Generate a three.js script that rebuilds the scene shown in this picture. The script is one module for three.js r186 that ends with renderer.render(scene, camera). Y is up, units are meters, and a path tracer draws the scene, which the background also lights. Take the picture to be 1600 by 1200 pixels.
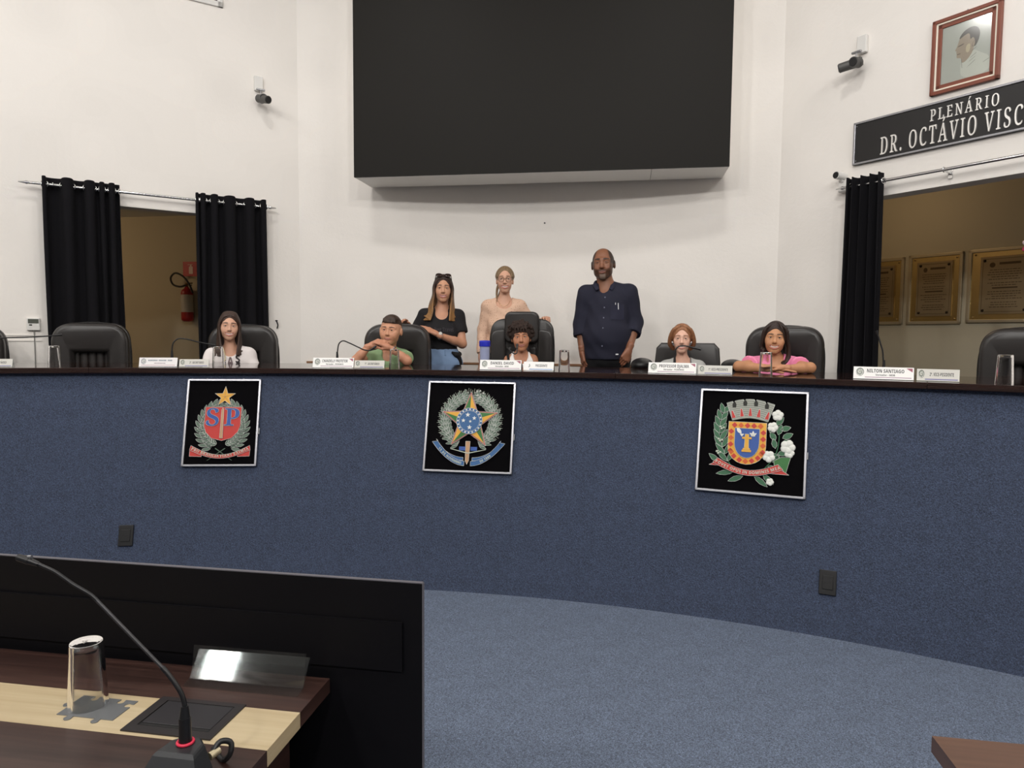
import * as THREE from 'three';
import { RoundedBoxGeometry } from 'three/addons/geometries/RoundedBoxGeometry.js';
import { mergeGeometries, mergeVertices, toCreasedNormals } from 'three/addons/utils/BufferGeometryUtils.js';
import { FontLoader } from 'three/addons/loaders/FontLoader.js';
import { RectAreaLightUniformsLib } from 'three/addons/lights/RectAreaLightUniformsLib.js';

// ------------------------------------------------------------------ camera, light, exposure
const scene = new THREE.Scene();
scene.background = new THREE.Color(0x050505);
const renderer = new THREE.WebGLRenderer({ antialias: true });
renderer.toneMapping = THREE.LinearToneMapping;
renderer.toneMappingExposure = 1.0;
renderer.shadowMap.enabled = true;
RectAreaLightUniformsLib.init();
const camera = new THREE.PerspectiveCamera(THREE.MathUtils.radToDeg(2 * Math.atan(600 / 1100)), 1600 / 1200, 0.05, 60);
camera.position.set(0.8935, 1.52, -2.706);
camera.rotation.order = 'YXZ';
camera.rotation.set(-0.06953, 0.16247, 0.008086);

// lamps: [x, z, radiance, tilt toward the bench]; square panels in a shallow arc over the bench, then two rows of tilted floodlights further back
const CEIL = 5.5;
const LAMPS = [[-1.45, -6.4, 72, 0], [1.45, -6.4, 72, 0], [-4.3, -5.1, 70, 0], [4.3, -5.1, 78, 0], [-4.2, -2.6, 62, 0.85], [-1.4, -3.0, 76, 0.85], [1.4, -3.0, 76, 0.85], [4.2, -2.6, 72, 0.85], [-3.4, 0.5, 135, 1.05], [-1.4, 0.5, 208, 1.05], [1.4, 0.5, 208, 1.05], [3.4, 0.5, 150, 1.05]];
const LAMP_SIDE = 0.36, LAMP_COLOUR = 0xfffcf8;
const CORRIDOR_LAMPS = [[3.0, -9.42, 2.88, 0.05], [-6.6, -8.9, 2.88, 0.36]];   // x, z, y, intensity factor

// ------------------------------------------------------------------ helpers
const V = (x, y, z) => new THREE.Vector3(x, y, z);
let seedState = 7;
const rnd = () => { seedState = (seedState * 1664525 + 1013904223) >>> 0; return seedState / 4294967296; };
const used = new Map();
const numbered = (n) => { const k = used.get(n) || 0; used.set(n, k + 1); return k ? n + '_' + String(k).padStart(3, '0') : n; };
function tag(o, label, category, group) { o.userData.label = label; o.userData.category = category; if (group) o.userData.group = group; return o; }
function thing(name, label, category, pos = [0, 0, 0], turn = 0, group) {
  const o = new THREE.Group(); o.name = numbered(name); o.position.set(...pos); o.rotation.y = turn; scene.add(o);
  return tag(o, label, category, group);
}
function mesh(name, geo, mat, parent, label) {
  const g = Array.isArray(geo) ? merge(geo) : geo;
  const m = new THREE.Mesh(g, mat); m.name = parent === scene ? numbered(name) : name; m.castShadow = m.receiveShadow = true;
  if (label) m.userData.label = label;
  parent.add(m); return m;
}
function struct(name, geo, mat) { const m = mesh(name, geo, mat, scene); m.name = name; m.userData.kind = 'structure'; return m; }
function merge(list) {
  const ls = list.map((g) => { const h = g.index ? g.toNonIndexed() : g.clone(); for (const k of Object.keys(h.attributes)) if (!['position', 'normal', 'uv'].includes(k)) h.deleteAttribute(k);
    if (!h.attributes.normal) h.computeVertexNormals();
    if (!h.attributes.uv) h.setAttribute('uv', new THREE.BufferAttribute(new Float32Array(h.attributes.position.count * 2), 2)); h.morphAttributes = {}; return h; });
  return mergeGeometries(ls, false);
}
const box = (w, h, d, x = 0, y = 0, z = 0, r = 0) => (r ? new RoundedBoxGeometry(w, h, d, 2, r) : new THREE.BoxGeometry(w, h, d)).translate(x, y, z);
function boxUV(g, s = 1) { // planar uv in metres per face direction
  const h = g.index ? g.toNonIndexed() : g; if (!h.attributes.normal) h.computeVertexNormals();
  const p = h.attributes.position, n = h.attributes.normal, uv = new Float32Array(p.count * 2);
  for (let i = 0; i < p.count; i++) {
    const ax = Math.abs(n.getX(i)), ay = Math.abs(n.getY(i)), az = Math.abs(n.getZ(i));
    const [u, v] = ay >= ax && ay >= az ? [p.getX(i), p.getZ(i)] : ax >= az ? [p.getZ(i), p.getY(i)] : [p.getX(i), p.getY(i)];
    uv[2 * i] = u * s; uv[2 * i + 1] = v * s;
  }
  h.setAttribute('uv', new THREE.BufferAttribute(uv, 2)); return h;
}
const tube = (pts, r, seg = 24, rad = 8, closed = false) => new THREE.TubeGeometry(new THREE.CatmullRomCurve3(pts.map((p) => (p.isVector3 ? p : V(...p))), closed, 'centripetal'), seg, r, rad, closed);
function rod(a, b, r, r2 = r, rad = 12) {
  const A = V(...a), B = V(...b), d = B.clone().sub(A), g = new THREE.CylinderGeometry(r2, r, d.length(), rad);
  g.applyQuaternion(new THREE.Quaternion().setFromUnitVectors(V(0, 1, 0), d.clone().normalize())); g.translate((A.x + B.x) / 2, (A.y + B.y) / 2, (A.z + B.z) / 2); return g;
}
const lathe = (pts, seg = 32) => new THREE.LatheGeometry(pts.map((p) => new THREE.Vector2(...p)), seg);
function poly(pts) { const s = new THREE.Shape(); pts.forEach((p, i) => (i ? s.lineTo(...p) : s.moveTo(...p))); s.closePath(); return s; }
function roundRect(w, h, r, x = -w / 2, y = -h / 2) {
  const [a, b, c, d] = Array.isArray(r) ? r : [r, r, r, r]; // tl tr br bl
  const s = new THREE.Shape(); s.moveTo(x + d, y); s.lineTo(x + w - c, y); s.quadraticCurveTo(x + w, y, x + w, y + c); s.lineTo(x + w, y + h - b); s.quadraticCurveTo(x + w, y + h, x + w - b, y + h);
  s.lineTo(x + a, y + h); s.quadraticCurveTo(x, y + h, x, y + h - a); s.lineTo(x, y + d); s.quadraticCurveTo(x, y, x + d, y); return s;
}
const ext = (shape, depth, bevel = 0, seg = 10, bs = 2) => new THREE.ExtrudeGeometry(shape, { depth, bevelEnabled: bevel > 0, bevelSize: bevel, bevelThickness: bevel, bevelSegments: bs, curveSegments: seg });
const sub3 = (a, b) => [a[0] - b[0], a[1] - b[1], a[2] - b[2]];

// seats on the arc: centre of the room is the origin, azimuth from the axis, radius
const arc = (az, R, y) => [R * Math.sin(az), y, -R * Math.cos(az)];
const toCam = (x, z) => Math.atan2(camera.position.x - x, camera.position.z - z);

// ------------------------------------------------------------------ textures and materials
function hash2(x, y, s) { let n = Math.imul(x | 0, 374761393) + Math.imul(y | 0, 668265263) + Math.imul(s | 0, 1274126177); n = Math.imul(n ^ (n >>> 13), 1274126177); return ((n ^ (n >>> 16)) >>> 0) / 4294967296; }
function vnoise(x, y, px, py, s) {
  const xi = Math.floor(x), yi = Math.floor(y), fx = x - xi, fy = y - yi, u = fx * fx * (3 - 2 * fx), v = fy * fy * (3 - 2 * fy), w = (a, p) => ((a % p) + p) % p;
  const a = hash2(w(xi, px), w(yi, py), s), b = hash2(w(xi + 1, px), w(yi, py), s), c = hash2(w(xi, px), w(yi + 1, py), s), d = hash2(w(xi + 1, px), w(yi + 1, py), s);
  return a + (b - a) * u + (c - a) * v + (a - b - c + d) * u * v;
}
function tex(w, h, fn, srgb = true) {
  const d = new Uint8Array(w * h * 4);
  for (let y = 0; y < h; y++) for (let x = 0; x < w; x++) { const c = fn(x / w, y / h, x, y), i = (y * w + x) * 4; d[i] = c[0]; d[i + 1] = c[1]; d[i + 2] = c[2]; d[i + 3] = c.length > 3 ? c[3] : 255; }
  const t = new THREE.DataTexture(d, w, h); t.magFilter = THREE.LinearFilter; t.wrapS = t.wrapT = THREE.RepeatWrapping; if (srgb) t.colorSpace = THREE.SRGBColorSpace; t.needsUpdate = true; return t;
}
const clamp8 = (v) => Math.max(0, Math.min(255, v));
const mat = (color, roughness = 0.6, more = {}) => new THREE.MeshStandardMaterial({ color, roughness, metalness: 0, ...more });
const phys = (color, roughness, more = {}) => new THREE.MeshPhysicalMaterial({ color, roughness, metalness: 0, ...more });
function carpetTex(s, base) { // looped carpet: flecks of lighter and darker yarn
  return tex(512, 512, (u, v, x, y) => {
    const f = hash2(x, y, s) * 0.8 + vnoise(u * 190, v * 190, 190, 190, s + 1) * 1.0 + vnoise(u * 90, v * 90, 90, 90, s + 2) * 0.3 + vnoise(u * 9, v * 9, 9, 9, s + 3) * 0.1 - 1.1;
    const k = 1 + f * 0.55; return base.map((b) => clamp8(b * k));
  });
}
const carpetMap = carpetTex(11, [93, 103, 121]); carpetMap.repeat.set(1 / 0.5, 1 / 0.5);
const carpetBump = tex(256, 256, (u, v, x, y) => { const a = clamp8(255 * (hash2(x, y, 31) * 0.4 + vnoise(u * 90, v * 90, 90, 90, 32) * 0.6)); return [a, a, a]; }, false); carpetBump.repeat.set(2, 2);
const M = {};
M.carpet = mat(0xffffff, 0.95, { map: carpetMap, bumpMap: carpetBump, bumpScale: 0.004 });
const faceMap = carpetTex(51, [57, 66, 86]); faceMap.repeat.set(2, 2);
M.cloth = mat(0xffffff, 0.95, { map: faceMap, bumpMap: carpetBump, bumpScale: 0.003 });
const paintBump = tex(256, 256, (u, v, x, y) => { const a = clamp8(255 * (vnoise(u * 40, v * 40, 40, 40, 5) * 0.5 + vnoise(u * 110, v * 110, 110, 110, 6) * 0.5)); return [a, a, a]; }, false); paintBump.repeat.set(1, 1);
const wallMap = tex(256, 256, (u, v) => { const k = 0.985 + 0.03 * vnoise(u * 6, v * 6, 6, 6, 3); return [238 * k, 233 * k, 227 * k]; }); wallMap.repeat.set(0.5, 0.5);
M.wall = mat(0xffffff, 0.85, { map: wallMap, bumpMap: paintBump, bumpScale: 0.0006 });
M.ceiling = mat(0xe9e7e2, 0.9);
M.beige = mat(0xc4bba4, 0.85);
function woodTex(s, a, b, ring) {
  return tex(512, 512, (u, v) => {
    const g = vnoise(u * 4, v * 120, 4, 120, s) * 0.5 + vnoise(u * 8, v * 260, 8, 260, s + 1) * 0.3 + vnoise(u * 2, v * ring, 2, ring, s + 2) * 0.5; const t = Math.min(1, Math.max(0, g - 0.15));
    return a.map((c, i) => clamp8(c + (b[i] - c) * t));
  });
}
const wengeMap = woodTex(71, [40, 25, 22], [76, 54, 47], 14); wengeMap.repeat.set(1, 1);
const mapleMap = woodTex(81, [176, 156, 122], [196, 180, 148], 10);
const railMap = woodTex(91, [128, 88, 58], [158, 116, 82], 8);
M.wenge = mat(0xffffff, 0.34, { map: wengeMap });
M.bench = phys(0xffffff, 0.07, { map: woodTex(73, [30, 18, 16], [52, 34, 30], 14) });
M.maple = mat(0xffffff, 0.4, { map: mapleMap });
M.rail = mat(0xffffff, 0.5, { map: railMap });
M.blackLaminate = phys(0x0b0a0d, 0.5, { specularIntensity: 0.35 });
M.greyEdge = mat(0x5c5a60, 0.6);
M.leather = mat(0x2b2827, 0.36);
M.leatherDeep = mat(0x2e2a29, 0.42);
M.seam = mat(0x0e0d0d, 0.7);
M.blackPlastic = mat(0x111113, 0.4);
M.greyPlastic = mat(0x4a4947, 0.5);
M.whitePlastic = mat(0xe0deda, 0.45);
M.chrome = mat(0xd8d8d8, 0.16, { metalness: 1 });
M.alu = mat(0xa2a2a7, 0.32, { metalness: 0.95 });
M.steel = mat(0x9a9a9c, 0.35, { metalness: 0.9 });
M.brass = mat(0xd8c08a, 0.27, { metalness: 1 });
M.bronze = mat(0xb49a6c, 0.34, { metalness: 0.75 });
M.curtain = phys(0x100f13, 0.95, { specularIntensity: 0.45 });
M.glass = phys(0xffffff, 0.02, { transmission: 1, ior: 1.25, thickness: 0.02 });
M.acrylic = phys(0xf4f6f6, 0.05, { transmission: 1, ior: 1.49, thickness: 0 });
M.velvet = phys(0x060507, 1, { specularIntensity: 0.2 });
M.silver = mat(0xc9cbc6, 0.35, { metalness: 0.6 });
const font = {};
for (const [k, f] of [['serif', 'droid_serif_regular'], ['serifBold', 'droid_serif_bold'], ['sansBold', 'droid_sans_bold'], ['sans', 'droid_sans_regular']]) font[k] = await new FontLoader().loadAsync('fonts/droid/' + f + '.typeface.json');
function textShapes(str, f, size) { return f.generateShapes(str, size); }

// ================================================================== THE SETTING
const DAIS = 0.47;
const LW = { c: [-2.1972, 9.0365], d: [-0.73232, -0.68096], n: [-0.68096, 0.73232] };   // left splayed wall: corner, direction outwards, normal away from the room (x, forward)
const RW = { c: [2.14, 9.0499], d: [0.66475, -0.74707], n: [0.74707, 0.66475] };
// frame on a wall: local x along the wall (left to right as seen from the room), y up, z into the room
function wallFrame(W) {
  const right = W === LW ? [-W.d[0], -W.d[1]] : W.d;
  const g = new THREE.Matrix4().makeBasis(V(right[0], 0, -right[1]), V(0, 1, 0), V(-W.n[0], 0, W.n[1]));
  return { turn: Math.atan2(-W.n[0], W.n[1]), at: (s, y, off) => { const x = W.c[0] + W.d[0] * s - W.n[0] * off, f = W.c[1] + W.d[1] * s - W.n[1] * off; return [x, y, -f]; }, sx: W === LW ? (s) => -s : (s) => s, g };
}
const LF = wallFrame(LW), RF = wallFrame(RW);
const LEFT_END = 6.2, RIGHT_END = 6.2, WT = 0.16;
function splayedWall(F, W, end, open) { // a wall slab with a door opening cut through
  const sgn = F.sx(1), s = new THREE.Shape(), P = (a, y) => [sgn * a, y];
  s.moveTo(...P(-0.05, 0)); s.lineTo(...P(end, 0)); s.lineTo(...P(end, CEIL)); s.lineTo(...P(-0.05, CEIL)); s.closePath();
  const h = new THREE.Path(); h.moveTo(...P(open[0], DAIS)); h.lineTo(...P(open[1], DAIS)); h.lineTo(...P(open[1], open[2])); h.lineTo(...P(open[0], open[2])); h.closePath(); s.holes.push(h);
  const g = boxUV(new THREE.ExtrudeGeometry(s, { depth: WT, bevelEnabled: false })); g.translate(0, 0, -WT);
  g.applyMatrix4(F.g); g.translate(W.c[0], 0, -W.c[1]); return g;
}
const LEFT_OPEN = [0.52, 1.86, 2.561], RIGHT_OPEN = [0.80, 2.35, 2.57];
struct('wall_left', splayedWall(LF, LW, LEFT_END, LEFT_OPEN), M.wall);
struct('wall_right', splayedWall(RF, RW, RIGHT_END, RIGHT_OPEN), M.wall);
// the back wall is a piece of a cylinder about the centre of the hall
function ringWall(R0, R1, a0, a1, y0, y1, seg = 64) { // annular sector slab
  const s = new THREE.Shape(); const pt = (R, a) => [R * Math.sin(a), R * Math.cos(a)];
  for (let i = 0; i <= seg; i++) { const p = pt(R0, a0 + (a1 - a0) * i / seg); i ? s.lineTo(...p) : s.moveTo(...p); }
  for (let i = seg; i >= 0; i--) s.lineTo(...pt(R1, a0 + (a1 - a0) * i / seg));
  s.closePath();
  const g = new THREE.ExtrudeGeometry(s, { depth: y1 - y0, bevelEnabled: false, curveSegments: 1 }); g.rotateX(-Math.PI / 2); g.translate(0, y0, 0); return g;
}
function smoothRing(g) { // radial normals for the curved sides, uv in metres along the arc
  const h = g.index ? g.toNonIndexed() : g, p = h.attributes.position, n = h.attributes.normal, uv = [];
  for (let i = 0; i < p.count; i++) {
    const x = p.getX(i), z = p.getZ(i), R = Math.hypot(x, z), a = Math.atan2(x, -z);
    if (Math.abs(n.getY(i)) < 0.9) { const s = Math.sign(n.getX(i) * x + n.getZ(i) * z); if (Math.abs((n.getX(i) * x + n.getZ(i) * z) / R) > 0.9) n.setXYZ(i, s * x / R, 0, s * z / R); uv.push(a * R, p.getY(i)); } else uv.push(a * 7.3, R);
  }
  h.setAttribute('uv', new THREE.Float32BufferAttribute(uv, 2)); return h;
}
struct('wall_back', smoothRing(ringWall(9.3, 9.46, -0.2400, 0.2340, 0, CEIL)), M.wall);
// rest of the hall, behind and beside the camera
const lEnd = LF.at(LEFT_END, 0, 0), rEnd = RF.at(RIGHT_END, 0, 0);
const REAR = 5.0;
struct('wall_side_left', boxUV(box(WT, CEIL, REAR - lEnd[2] + 0.3, lEnd[0] - WT / 2, CEIL / 2, (REAR + lEnd[2]) / 2 - 0.1)), M.wall);
struct('wall_side_right', boxUV(box(WT, CEIL, REAR - rEnd[2] + 0.3, rEnd[0] + WT / 2, CEIL / 2, (REAR + rEnd[2]) / 2 - 0.1)), M.wall);
struct('wall_rear', boxUV(box(rEnd[0] - lEnd[0] + 0.4, CEIL, WT, (rEnd[0] + lEnd[0]) / 2, CEIL / 2, REAR + WT / 2)), M.wall);
struct('ceiling', box(20, 0.12, 16, 0, CEIL + 0.06, -3.0), M.ceiling);
struct('floor', boxUV(box(16, 0.1, 14, 0, -0.05, -1.6)), M.carpet);
// raised floor behind the bench, running on into both corridors
struct('floor_dais', smoothRing(ringWall(7.12, 15.5, -1.12, 1.12, 0.0, DAIS)), M.carpet);
// corridors behind the two doorways: far wall, end walls, ceiling
function slab(name, a, b, y0, y1, t, m) { // vertical slab from a to b (x, z)
  const dx = b[0] - a[0], dz = b[1] - a[1], L = Math.hypot(dx, dz), g = boxUV(box(L, y1 - y0, t)); g.rotateY(-Math.atan2(dz, dx)); g.translate((a[0] + b[0]) / 2, (y0 + y1) / 2, (a[1] + b[1]) / 2); return struct(name, g, m);
}
slab('wall_corridor_left_far', [-9.3, -11.05], [-2.2, -11.05], DAIS, 3.0, 0.1, M.beige);
{ const p = LF.at(5.4, 0, -WT), q = LF.at(-0.02, 0, -WT); slab('wall_corridor_left_end', [-2.25, -11.1], [q[0] - 0.0, q[2] - 0.03], DAIS, 3.0, 0.1, M.beige); slab('wall_corridor_left_outer', [p[0], p[2]], [-9.3, -11.1], DAIS, 3.0, 0.1, M.beige);
  const s = poly([[p[0] - 0.15, -p[2] + 0.15], [q[0] - 0.02, -q[2] + 0.02], [-2.1, 11.2], [-9.5, 11.2]]); struct('ceiling_corridor_left', ext(s, 0.08).rotateX(-Math.PI / 2).translate(0, 3.0, 0), M.ceiling); }
const CORR = 1.75; // corridor wall with the plaques, parallel to the doorway wall
{ const a = RF.at(-0.75, 0, -CORR - 0.05), b = RF.at(5.2, 0, -CORR - 0.05), q = RF.at(-0.02, 0, -WT), p = RF.at(5.2, 0, -WT);
  slab('wall_corridor_right_far', [a[0], a[2]], [b[0], b[2]], DAIS, 3.0, 0.1, M.beige); slab('wall_corridor_right_end', [q[0], q[2] - 0.03], [a[0], a[2]], DAIS, 3.0, 0.1, M.beige); slab('wall_corridor_right_outer', [b[0], b[2]], [p[0], p[2]], DAIS, 3.0, 0.1, M.beige);
  const s = poly([[q[0], -q[2] + 0.02], [p[0], -p[2] + 0.02], [b[0] + 0.1, -b[2] + 0.1], [a[0] - 0.02, -a[2] + 0.12]]); struct('ceiling_corridor_right', ext(s, 0.08).rotateX(-Math.PI / 2).translate(0, 3.0, 0), M.ceiling); }
// wooden bumper rail round the wall, white painted rail on the left wall
struct('trim_1', [smoothRing(ringWall(9.262, 9.3, -0.232, 0.228, 1.205, 1.222)), smoothRing(ringWall(9.27, 9.3, -0.232, 0.228, 1.222, 1.238)), smoothRing(ringWall(9.262, 9.3, -0.232, 0.228, 1.238, 1.255))], M.rail);
struct('trim_2', box(4.0, 0.008, 0.006, -2.06 - 2.0, 0, 0.003).applyMatrix4(LF.g).translate(LW.c[0], 1.487, -LW.c[1]), M.wall);
struct('trim_3', box(4.0, 0.008, 0.006, -2.06 - 2.0, 0, 0.003).applyMatrix4(LF.g).translate(LW.c[0], 1.445, -LW.c[1]), M.wall);

// ceiling panels and floodlights
const LAMP_PLACES = ['above the left half of the video screen', 'above the right half of the video screen', 'above the left doorway', 'above the right doorway', 'of the front row, far left', 'of the front row, left of centre', 'of the front row, right of centre', 'of the front row, far right', 'of the rear row, far left', 'of the rear row, left of centre', 'of the rear row, right of centre', 'of the rear row, far right'];
for (const [n, [x, z, k, tilt]] of LAMPS.entries()) {
  const o = tilt ? thing('floodlight', 'white tilted ceiling floodlight ' + LAMP_PLACES[n], 'lamp', [x, CEIL - 0.22, z], 0, 'tilted floodlights under the hall ceiling') : thing('ceiling_lamp', 'square white ceiling panel lamp ' + LAMP_PLACES[n], 'lamp', [x, CEIL, z], 0, 'panel lamps in the hall ceiling');
  const s = LAMP_SIDE, f = new THREE.Shape(); f.moveTo(-s / 2 - 0.03, -s / 2 - 0.03); f.lineTo(s / 2 + 0.03, -s / 2 - 0.03); f.lineTo(s / 2 + 0.03, s / 2 + 0.03); f.lineTo(-s / 2 - 0.03, s / 2 + 0.03); f.closePath();
  f.holes.push(poly([[-s / 2, -s / 2], [s / 2, -s / 2], [s / 2, s / 2], [-s / 2, s / 2]]));
  const T = (g) => g.rotateX(tilt); // tips the face from straight down toward the bench
  mesh('frame', T(ext(f, 0.03).rotateX(Math.PI / 2)), M.whitePlastic, o);
  const dm = mat(0xffffff, 0.6, { emissive: LAMP_COLOUR, emissiveIntensity: Math.min(6, k * 0.06) });
  mesh('diffuser', T(new THREE.BoxGeometry(s, 0.012, s).translate(0, -0.01, 0)), dm, o);
  if (tilt) { mesh('housing', T(box(s + 0.04, 0.06, s + 0.04, 0, 0.032, 0, 0.01)), M.whitePlastic, o); mesh('bracket', [rod([-s / 2 - 0.04, 0.03, 0], [-s / 2 - 0.04, 0.22, 0], 0.01), rod([s / 2 + 0.04, 0.03, 0], [s / 2 + 0.04, 0.22, 0], 0.01), rod([-s / 2 - 0.04, 0.03, 0], [s / 2 + 0.04, 0.03, 0], 0.008)], M.steel, o); }
  const l = new THREE.RectAreaLight(LAMP_COLOUR, k, s, s); l.position.copy(V(0, -0.035, 0).applyAxisAngle(V(1, 0, 0), tilt)); l.rotation.x = -Math.PI / 2 + tilt; o.add(l); l.castShadow = true;
}
for (const [x, z, y, k] of CORRIDOR_LAMPS) {
  const o = thing('corridor_lamp', x > 0 ? 'round warm lamp in the corridor ceiling behind the right doorway' : 'round warm lamp in the corridor ceiling behind the left doorway', 'lamp', [x, y, z]);
  mesh('base', new THREE.CylinderGeometry(0.1, 0.11, 0.03, 24).translate(0, 0.085, 0), M.whitePlastic, o);
  mesh('globe', new THREE.SphereGeometry(0.085, 20, 14).translate(0, 0, 0), mat(0xffffff, 0.5, { emissive: 0xffdcb0, emissiveIntensity: 3 * k }), o);
  const l = new THREE.PointLight(0xffdcb0, 6.0 * k, 0, 2); l.shadow.radius = 4; l.castShadow = true; o.add(l);
}

// ================================================================== THE BENCH
const RB = 6.678, RT = 7.031, HT = 1.262, TOP = 1.297, SL = Math.atan2(RT - RB, HT);
{
  const o = thing('council_bench', 'long curved council bench faced with blue carpet under a dark glossy wooden top', 'bench');
  const A = 0.66, N = 120;
  const sheet = (R0, y0, R1, y1, a0 = -A, a1 = A, n = N) => { // ruled strip on a cone, uv in metres
    const p = [], uv = [], id = [];
    for (let i = 0; i <= n; i++) { const a = a0 + (a1 - a0) * i / n; p.push(R0 * Math.sin(a), y0, -R0 * Math.cos(a), R1 * Math.sin(a), y1, -R1 * Math.cos(a)); const L = Math.hypot(R1 - R0, y1 - y0); uv.push(a * 7, 0, a * 7, L); if (i < n) { const k = 2 * i; id.push(k, k + 2, k + 1, k + 1, k + 2, k + 3); } }
    const g = new THREE.BufferGeometry(); g.setAttribute('position', new THREE.Float32BufferAttribute(p, 3)); g.setAttribute('uv', new THREE.Float32BufferAttribute(uv, 2)); g.setIndex(id); g.computeVertexNormals(); return g;
  };
  mesh('front_panel', [sheet(RB, 0, RT, HT), sheet(RT, HT, RT + 0.05, HT), sheet(RT + 0.05, HT, RB + 0.05, 0)], M.cloth, o, 'sloping front covered in blue carpet');
  // top board in lengths that meet at joints; rounded front edge
  const joints = [-0.66, -0.349, -0.116, 0.118, 0.35, 0.66];
  for (let j = 0; j < 5; j++) {
    const a0 = joints[j] + 0.0002, a1 = joints[j + 1] - 0.0002, prof = [[7.78, TOP - 0.036], [6.994, TOP - 0.036], [6.989, TOP - 0.031]];
    for (let i = 0; i <= 4; i++) { const t = Math.PI + -Math.PI / 2 * i / 4; prof.push([6.9945 + 0.0055 * Math.cos(t), TOP - 0.0055 + 0.0055 * Math.sin(t)]); }
    prof.push([7.78, TOP]);
    const parts = []; for (let i = 0; i < prof.length; i++) { const q = prof[(i + 1) % prof.length]; parts.push(sheet(prof[i][0], prof[i][1], q[0], q[1], a0, a1, 28)); }
    for (const a of [a0, a1]) { const s = poly(prof), g = new THREE.ShapeGeometry(s); g.rotateY(Math.PI / 2 - a); parts.push(g); }
    mesh('top_board', parts, M.bench, o);
  }
  for (const a of [-0.62, -0.349, -0.22, -0.116, 0.01, 0.118, 0.23, 0.35, 0.62]) { const g = box(0.03, TOP - 0.04 - DAIS, 0.42, 0, (TOP - 0.04 + DAIS) / 2, -7.36); g.rotateY(-a); mesh('support', g, M.blackLaminate, o); }
}
const onFace = (az, dist, out = 0) => { // point on the sloping face, dist metres below its top edge
  const R = RT - Math.sin(SL) * dist, y = HT - Math.cos(SL) * dist, n = [-Math.sin(az) * Math.cos(SL), Math.sin(SL), Math.cos(az) * Math.cos(SL)];
  const p = arc(az, R, y); return [p[0] + n[0] * out, p[1] + n[1] * out, p[2] + n[2] * out];
};
// ------------------------------------------------------------------ the three framed emblems
function outline(pts, r = 0.0012) { // closed wire along a polygon
  const L = []; for (let i = 0; i < pts.length; i++) { const a = pts[i], b = pts[(i + 1) % pts.length]; if (Math.hypot(a[0] - b[0], a[1] - b[1]) > 1e-4) L.push(rod([a[0], a[1], 0], [b[0], b[1], 0], r, r, 4)); } return L;
}
const EM = {
  gold: mat(0xd9a02c, 0.5), red: mat(0xbb2d26, 0.55), green: mat(0x2c6a2f, 0.55), blue: mat(0x23588c, 0.5), deep: mat(0x1d4a96, 0.5), leaf: mat(0x56695a, 0.55), leafDark: mat(0x2d6140, 0.55), pale: mat(0xb9c2b2, 0.5), tan: mat(0xb58d68, 0.55), white: mat(0xdedfd8, 0.5), orange: mat(0xc9581f, 0.55), brick: mat(0x9da096, 0.6), dark: mat(0x23241f, 0.7),
};
function framedPanel(az, w, h, s0, label) {
  const o = thing('framed_emblem', label, 'emblem', onFace(az, s0 + h / 2, 0.004));
  o.rotation.order = 'YXZ'; o.rotation.set(-SL, -az, 0);
  const t = 0.014;
  for (const s of [-1, 1]) { mesh('frame_side', box(t, h, 0.024, s * (w / 2 - t / 2), 0, 0.012, 0.003), M.alu, o); mesh('frame_side', box(w, t, 0.024, 0, s * (h / 2 - t / 2), 0.012, 0.003), M.alu, o); }
  mesh('backing', box(w - 0.02, h - 0.02, 0.008, 0, 0, 0.006), M.velvet, o);
  for (const x of [-0.25, 0.25]) mesh('hanger', [rod([x * w, h / 2, 0.006], [x * w, h / 2 + 0.006, 0.006], 0.004)], M.steel, o);
  mesh('catch', box(0.006, 0.04, 0.014, w / 2 + 0.003, -0.1 * h, 0.01, 0.002), M.steel, o);
  const map = (u, v) => [(u - 0.5) * w, (0.5 - v) * h];
  return { o, w, h, map };
}
function relief(parent, name, pts, z, d, m, wire = M.silver, wr = 0.0012) { // raised flat piece with a silver edge
  const g = ext(poly(pts), d, 0, 4).translate(0, 0, z), o = mesh(name, g, m, parent);
  if (wire) mesh('edge', merge(outline(pts, wr)).translate(0, 0, z + d), wire, parent.parent === scene ? o : parent); return o;
}
function leafPts(x, y, ang, L, W) { const r = []; const prof = [[0, 0], [0.25, 0.42], [0.55, 0.5], [0.82, 0.28], [1, 0], [0.82, -0.28], [0.55, -0.5], [0.25, -0.42]]; for (const [a, b] of prof) { const X = a * L, Y = b * W; r.push([x + X * Math.cos(ang) - Y * Math.sin(ang), y + X * Math.sin(ang) + Y * Math.cos(ang)]); } return r; }
function leaf(parent, x, y, ang, L, W, z, m, wire = M.silver) { const o = relief(parent, 'leaf', leafPts(x, y, ang, L, W), z, 0.002, m, wire, 0.0009); return o; }
function starPts(x, y, R, r, n = 5, a0 = Math.PI / 2) { const p = []; for (let i = 0; i < 2 * n; i++) { const q = i % 2 ? r : R, a = a0 + Math.PI * i / n; p.push([x + q * Math.cos(a), y + q * Math.sin(a)]); } return p; }
function curveText(parent, str, f, size, at, z, m, name = 'lettering', depth = 0.0015) { // letters set one by one along a curve at(t) -> [x, y, angle], t in metres from the middle
  const gs = []; let total = 0; const adv = [...str].map((c) => { const gl = f.data.glyphs[c] || f.data.glyphs['?']; return gl.ha / f.data.resolution * size; }); total = adv.reduce((a, b) => a + b, 0);
  let t = -total / 2;
  [...str].forEach((c, i) => {
    if (c !== ' ') { const [x, y, a] = at(t + adv[i] / 2), g = ext(f.generateShapes(c, size), depth, 0, 3); g.translate(-adv[i] / 2, 0, 0); g.rotateZ(a); g.translate(x, y, z); gs.push(g); }
    t += adv[i];
  });
  return mesh(name, merge(gs), m, parent);
}
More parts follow.
